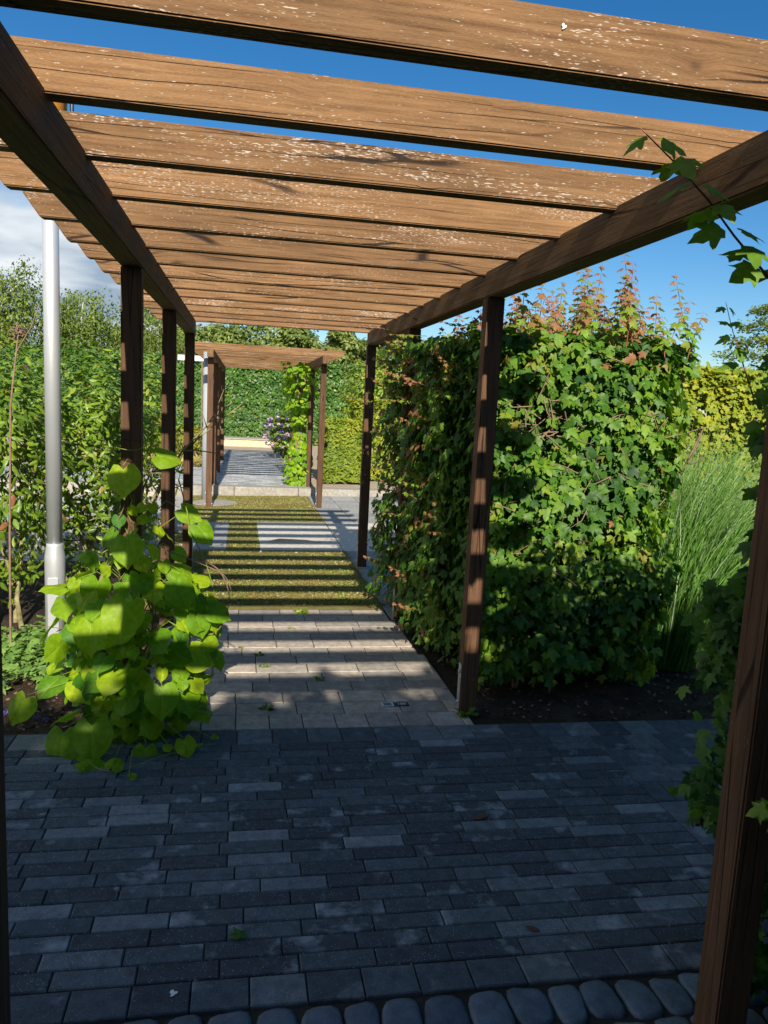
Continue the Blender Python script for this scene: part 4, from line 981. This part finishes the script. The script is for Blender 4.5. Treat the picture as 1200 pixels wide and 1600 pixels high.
# ================================================================== TREES
def tree(name, label, x, y, h, crown_r, crown_z, n, mat, size, tint, seed, trunk_r=.16, barkm='bark', weep=False, group=None, nlimb=9, base=None, lobes=9, squash=.8):
    rs = np.random.RandomState(seed); b = (TER-.05) if base is None else base
    t = thing(name, label, 'tree', (x, y, b), group); ac = Acc(); tip_pts = []
    n_t = 8; tp = [np.array([0, 0, 0.])]
    for j in range(n_t): tp.append(tp[-1]+np.array([rs.normal(0, .05)*h/6, rs.normal(0, .05)*h/6, h*.78/n_t]))
    tr = Acc(); tr.tube(tp, [trunk_r*(1-.85*j/n_t) for j in range(n_t+1)], 9); obj('trunk', tr.mesh('trunk', M[barkm], True), t)
    for k in range(nlimb):
        s = tp[int(rs.randint(2, n_t))]; a = rs.uniform(0, 6.28); el = rs.uniform(.2, 1.0); d = np.array([math.cos(a), math.sin(a), el]); L = crown_r*rs.uniform(.45, .75); p = [s]
        for j in range(4): d = d+rs.normal(0, .18, 3); d /= np.linalg.norm(d); p.append(p[-1]+d*L/4)
        la = Acc(); la.tube(p, [trunk_r*.35*(1-.2*j) for j in range(5)], 6); obj('limb', la.mesh('limb', M[barkm], True), t)
    # crown = many uneven clumps
    C = [np.array([0, 0, crown_z])]; 
    for k in range(lobes*5):
        d = rs.normal(size=3); d /= np.linalg.norm(d); C.append(np.array([0, 0, crown_z])+d*np.array([crown_r, crown_r, (h-crown_z)])*rs.uniform(.35, 1.0)*np.array([1, 1, squash]))
    C = np.array(C); cr_ = crown_r*rs.uniform(.16, .34, len(C)); ci = rs.randint(0, len(C), n); dd = rs.normal(size=(n, 3)); dd /= np.linalg.norm(dd, axis=1, keepdims=True)
    r = cr_[ci]*rs.uniform(.3, 1, n)**.5; P = C[ci]+dd*r[:, None]*np.array([1, 1, .7])
    if weep:
        hang = rs.uniform(0, 1, n)**1.5*h*.34; P[:, 2] -= hang; P[:, :2] = C[ci][:, :2]+np.round((P[:, :2]-C[ci][:, :2])/(.22))*.22+rs.normal(0, .04, (n, 2))
    keep = P[:, 2] > h*.12; P = P[keep]; ci = ci[keep]; dd = dd[keep]
    tn = tint+.16*np.array([math.sin(i*12.9) for i in range(len(C))])[ci]+rs.normal(0, .12, len(P))
    nn, tip = orient(dd, .5, .7, 1.2 if weep else .2); foliage(t, 'small', mat, P+np.array([x, y, b]), nn, tip, rs.uniform(size*.6, size*1.3, len(P)), np.clip(tn, 0, 1), bulk='crown')
    return t
GB = 'trees behind the left shrubs'
tree('birch_tree', 'weeping birch with white trunk at the far left behind the lamp post', -8.6, 30, 7.0, 2.1, 4.4, 17000, M['birch'], .12, .45, 71, .14, 'birchbark', True, GB)
tree('birch_tree', 'airy birch between the lamp post and the first left post', -6.0, 31, 6.3, 1.7, 4.2, 13000, M['birch'], .11, .5, 72, .12, 'birchbark', True, GB)
tree('birch_tree', 'birch cut off by the left edge of the photo', -11.6, 31, 7.4, 2.4, 4.8, 9000, M['birch'], .12, .4, 73, .15, 'birchbark', True, GB)
tree('birch_tree', 'slim birch with pale trunk glimpsed between the second and third left posts', -3.6, 33, 5.9, 1.3, 4.0, 5000, M['birch'], .10, .45, 74, .1, 'birchbark', True, GB)
GC = 'round trees above the hornbeam hedge'
for k, (x, y, h, r, lab) in enumerate([(-1.2, 36, 5.2, 1.9, 'broad green tree above the left end of the far pergola'), (1.7, 37, 5.4, 2.0, 'dense olive green tree above the middle of the far pergola'), (4.6, 38, 5.3, 1.9, 'light green tree above the right end of the far pergola'), (7.3, 37, 5.6, 2.0, 'yellow green tree right of the near end post'), (-4.4, 40, 5.2, 2.2, 'green tree behind the slim birch')]):
    tree('garden_tree', lab, x, y, h*1.12, r*1.25, 3.6, 17000, M['tree'], .19, .42+.1*(k % 3), 80+k, .14, group=GC, squash=.9)
shrub('leafy_shrub', 'light green leafy shrub beyond the end post right of the far pergola', 4.4, 20.5, 1.9, 1.2, 3.25, 13000, 'oval', M['shrub'], .11, .74, 91, 0, 'bark', 8, .3)
shrub('leafy_shrub', 'green bushy shrub behind the maple hedge top near the end post', 6.6, 19.5, 1.6, 1.2, 2.7, 7000, 'oval', M['shrub'], .12, .6, 92, 0, 'bark', 8, .3)
tree('garden_tree', 'small round olive tree on the horizon behind the golden hedge', 17.6, 32, 4.9, 1.5, 3.2, 6000, M['tree'], .15, .6, 95, .12, lobes=7)
tree('garden_tree', 'low far tree right of the round olive tree on the horizon', 20.4, 34, 4.0, 1.7, 2.8, 5000, M['tree'], .15, .5, 96, .12)
tree('garden_tree', 'distant tree behind the top of the maple hedge', 13.6, 34, 4.6, 1.8, 3.0, 6000, M['tree'], .15, .5, 97, .12)
# tiered branches of a bright tree right behind the foreground maple
tt = tree('tiered_tree', 'bright green tree with layered branches at the right edge behind the maple', 14.0, 18.6, 5.4, 1.6, 2.6, 2500, M['tree'], .13, .7, 98, .13)
LAp = []
for lv in range(6):
    z = 2.6+lv*.42; R_ = 2.1-.28*lv
    for k in range(900):
        a = RS.uniform(0, 6.283); r = R_*math.sqrt(RS.uniform(0, 1)); LAp.append((np.array([14.0+r*math.cos(a), 18.6+r*math.sin(a), TER+z+.06*math.sin(r*9+lv)+RS.normal(0, .05)]), np.array([0, 0, 1.0])+RS.normal(0, .4, 3), RS.normal(0, 1, 3), RS.uniform(.07, .13), RS.uniform(.5, .95)))
put_leaves(tt, LAp, 'small', M['tree'], bulk='layered_foliage')

# ---- tall hedge behind the camera: its shade covers the foreground
def shade_top(x): return 4.33+.14*np.sin(x*1.9)+.08*np.sin(x*5.3+1)
n = 34000
x = RS.uniform(-7, 8, n); y = -3.0-np.abs(RS.normal(0, .45, n)); z = RS.uniform(-.1, 1, n)**.8*4.3
top = np.where(x > 1.7, 4.33+np.clip((x-1.7)*1.2, 0, .55), shade_top(x))+.12*wob(np.stack([x, x*0, x*0], 1), 5, 2)
top = np.where(x < -.9, top-.12, top)
z = RS.uniform(0, 1, n)**.85*top; k = ~np.isnan(z)
P = np.stack([x, y, z], 1)[k]; N = np.tile(np.array([0, .7, .3]), (len(P), 1)); nn, tip = orient(N, .3, .7)
bh = thing('beech_hedge', 'tall beech hedge standing behind the viewer and shading the foreground paving', 'hedge', (0.5, -3.4, gz(.5, -3.4)))
foliage(bh, 'oval', M['hornbeam'], P, nn, tip, RS.uniform(.10, .17, len(P)), np.clip(RS.normal(.4, .15, len(P)), 0, 1))
P = np.stack([RS.uniform(-7, 8, 26000), RS.uniform(-4.3, -3.2, 26000), np.zeros(26000)], 1); P[:, 2] = RS.uniform(-.1, 1, 26000)*(np.where(P[:, 0] > 1.7, 4.33+np.clip((P[:, 0]-1.7)*1.2, 0, .55), shade_top(P[:, 0]))-.12)
foliage(bh, 'oval', M['hornbeam'], P, RS.normal(0, .4, (26000, 3))+np.array([0, .8, .3]), rnd_unit(26000), RS.uniform(.26, .40, 26000), np.clip(RS.normal(.3, .15, 26000), 0, 1), bulk='inner_foliage')  # oversized inner leaves, added so no sun leaks through the unseen hedge
ac = Acc()
for k in range(16): ac.tube([(-7+k, 0, 0), (-7+k+RS.normal(0, .1), 0, 2), (-7+k+RS.normal(0, .15), 0, 3.6)], [.06, .045, .015], 6)
obj('stems', ac.mesh('stems', M['bark'], True), bh)

# ================================================================== SMALL THINGS ON THE PAVING
def weed(x, y, s, nb, lab, tint=.5):
    LA = []
    for k in range(nb):
        a = RS.uniform(0, 6.28); e = RS.uniform(.3, 1.4); h = np.array([math.cos(a), math.sin(a)*.6, e*.7]); q = np.array([x, y, gz(x, y)+.002])+h*s*RS.uniform(0, .35); LA.append((q, np.array([0, 0, 1.0])+RS.normal(0, .5, 3), h, s*RS.uniform(.3, .6), tint+RS.normal(0, .15)))
    t = thing('weed', lab, 'weed', (x, y, gz(x, y)), 'weeds in the paving joints'); put_leaves(t, LA, 'oval', M['shrub'], bulk='foliage')
weed(.17, 4.05, .07, 26, 'dark leafy weed in the joint of the first brown rows', .25)
weed(.14, 4.98, .06, 22, 'small weed in the middle of the sunlit brown paving', .45)
weed(.17, 4.75, .05, 16, 'smaller weed just nearer than the middle one', .6)
weed(.50, 4.50, .06, 18, 'weed in a shadow stripe right of the path middle', .45)
weed(.50, 6.05, .10, 26, 'thin grassy weed at the edge of the moss', .7)
weed(1.27, 3.92, .10, 30, 'grassy weed at the foot of the big right post', .4)
weed(.40, 5.6, .05, 12, 'pale weed near the last brown rows', .75)
weed(.02, 5.15, .04, 12, 'tiny weed left of the middle weed', .7)
weed(-.26, 4.10, .05, 14, 'small weed beside the vine on the brown paving', .3)
for (x, y, s, a, kind, mat, t, lab) in [(.03, 2.19, .035, .5, 'maple', 'maple', .4, 'single small green leaf lying on the dark paving near the camera'), (-.16, 3.62, .05, 2.2, 'oval', 'vine', .7, 'small green leaf lying at the edge of the dark paving below the path'), (-.36, 3.08, .02, 1.2, 'oval', 'dead', .1, 'curled brown scrap on the dark paving left of centre'), (1.0, 2.13, .03, 1, 'oval', 'dead', .1, 'dark brown scrap on the dark paving near the right post'), (1.05, 2.85, .04, 2, 'oval', 'dead', .1, 'dark crumb right of centre on the dark paving')]:
    z_ = gz(x, y); o = bpy.data.objects.new('fallen_leaf', leaf_mesh(kind, 1, t, M[mat])); COL.objects.link(o)
    o.location = (x, y, z_+.008); o.rotation_euler = (.15, .1, a); o.scale = (s*1.6, s*1.6, s*1.6); tag(o, lab, 'leaf')
# numbered plaque set on a brown paver (the code square itself is left plain)
plx, ply = .905, 4.08; plz = gz(plx, ply)
pq = thing('number_plaque', 'small plaque with a white square and the number 100 near the right post', 'plaque', (plx, ply, plz+.002)); pq.rotation_euler = (-.0155, .008, 0)
obj('white_square', box_mesh('white_square', -.085, -.015, -.028, .028, 0, .002, M['plaquewhite'], .0005), pq); obj('grey_panel', box_mesh('grey_panel', -.073, -.027, -.018, .020, .0022, .0030, M['plaquegrey']), pq)
obj('dark_panel', box_mesh('dark_panel', -.012, .075, -.028, .028, 0, .002, M['plaquedark'], .0005), pq)
cu = bpy.data.curves.new('digits', 'FONT'); cu.body = '100'; cu.size = .036; cu.align_x = 'CENTER'; cu.align_y = 'CENTER'; cu.extrude = .0006
tmp = bpy.data.objects.new('digits_curve', cu); COL.objects.link(tmp); bpy.context.view_layer.update()
dm = bpy.data.meshes.new_from_object(tmp.evaluated_get(bpy.context.evaluated_depsgraph_get())); bpy.data.objects.remove(tmp); dm.materials.clear(); dm.materials.append(M['plaquewhite'])
obj('digits', dm, pq, (.034, 0, .0028))
# bark strip on the pale slab
bs = Acc(); bs.tube([(-.30, 0, .0), (-.15, .04, .012), (0, .02, .016), (.2, .03, .01), (.38, -.02, .0)], [.004, .018, .014, .010, .004], 7)
tag(obj('bark_strip', bs.mesh('bark_strip', M['sandstone'], True), None, (.62, 9.35, gz(.62, 9.35)+.015)), 'curved strip of bark lying on the pale slab in the moss', 'bark')

# bird droppings
def splat(x, y, z, rot, r, lab):
    ac = Acc(); V = [(0, 0, .0012)]; nn_ = 16
    for k in range(nn_):
        a = 2*math.pi*k/nn_; q = r*(1+.35*math.sin(a*3+1)+.2*math.sin(a*5)); V.append((q*math.cos(a), q*math.sin(a)*(1.7 if a < math.pi else .9), 0))
    ac.add(np.array(V), np.array([(0, 1+k, 1+(k+1) % nn_) for k in range(nn_)])); o = obj('bird_dropping', ac.mesh('bird_dropping', M['white']), None, (x, y, z), rot); tag(o, lab, 'dropping')
splat(.622, 1.575, 2.435, (math.pi/2, 0, 0), .0042, 'white bird dropping on the front of the nearest roof slat')
splat(-.16, 1.985, gz(-.16, 1.985)+.003, (0, 0, 0), .009, 'white bird dropping on a slab in the front row of paving')

# moss and grit in the paving joints, clods on the beds
P = []
for k in range(5200):
    if RS.uniform() < .6: P.append((RS.uniform(-.5, 1.25), ye[RS.randint(0, len(ye))]+RS.normal(0, .0022), 0, RS.uniform(.45, 1)))
    else: P.append((RS.uniform(-1.2, 1.9), 2.037+row*RS.randint(0, 21)+RS.normal(0, .0018), 0, RS.uniform(.1, .5)))
P = np.array(P); keep = wob(P[:, :3], 3.0, 6) > -.1; P = P[keep]; tn_ = P[:, 3].copy(); P = P[:, :3]; P[:, 2] = gz(P[:, 0], P[:, 1])-.003
jm = thing('joint_moss', 'fine moss and grit growing in the joints of the paving', 'moss', (.3, 3.8, -.06))
foliage(jm, 'small', M['mosstuft'], P, np.tile(np.array([0, 0, 1.0]), (len(P), 1))+rnd_unit(len(P))*.8, rnd_unit(len(P)), RS.uniform(.004, .009, len(P)), np.clip(tn_*.85, 0, .88))
for c in jm.children: c['kind'] = 'stuff'
V0 = np.array([(1, 0, 0), (-1, 0, 0), (0, 1, 0), (0, -1, 0), (0, 0, 1), (0, 0, -1)], float); T0 = np.array([(0, 2, 4), (2, 1, 4), (1, 3, 4), (3, 0, 4), (2, 0, 5), (1, 2, 5), (3, 1, 5), (0, 3, 5)])
ac = Acc()
for k in range(5200):
    x, y = (RS.uniform(1.32, 4.4), RS.uniform(3.82, 6.2)) if k % 2 else (RS.uniform(-2.6, -.6), RS.uniform(3.82, 5.8)); r = .003+.012*RS.uniform(0, 1)**3
    A_ = RS.normal(size=(3, 3)); q, _ = np.linalg.qr(A_); ac.add((V0*(r*RS.uniform(.6, 1.3, (6, 1))))@q.T+np.array([x, y, gz(x, y)-.012+r*.3]), T0, .5)
cl_ = obj('soil_clods', ac.mesh('soil_clods', M['soil'])); cl_['kind'] = 'stuff'; cl_['label'] = 'crumbly dark soil clods covering both planting beds'; cl_['category'] = 'soil'
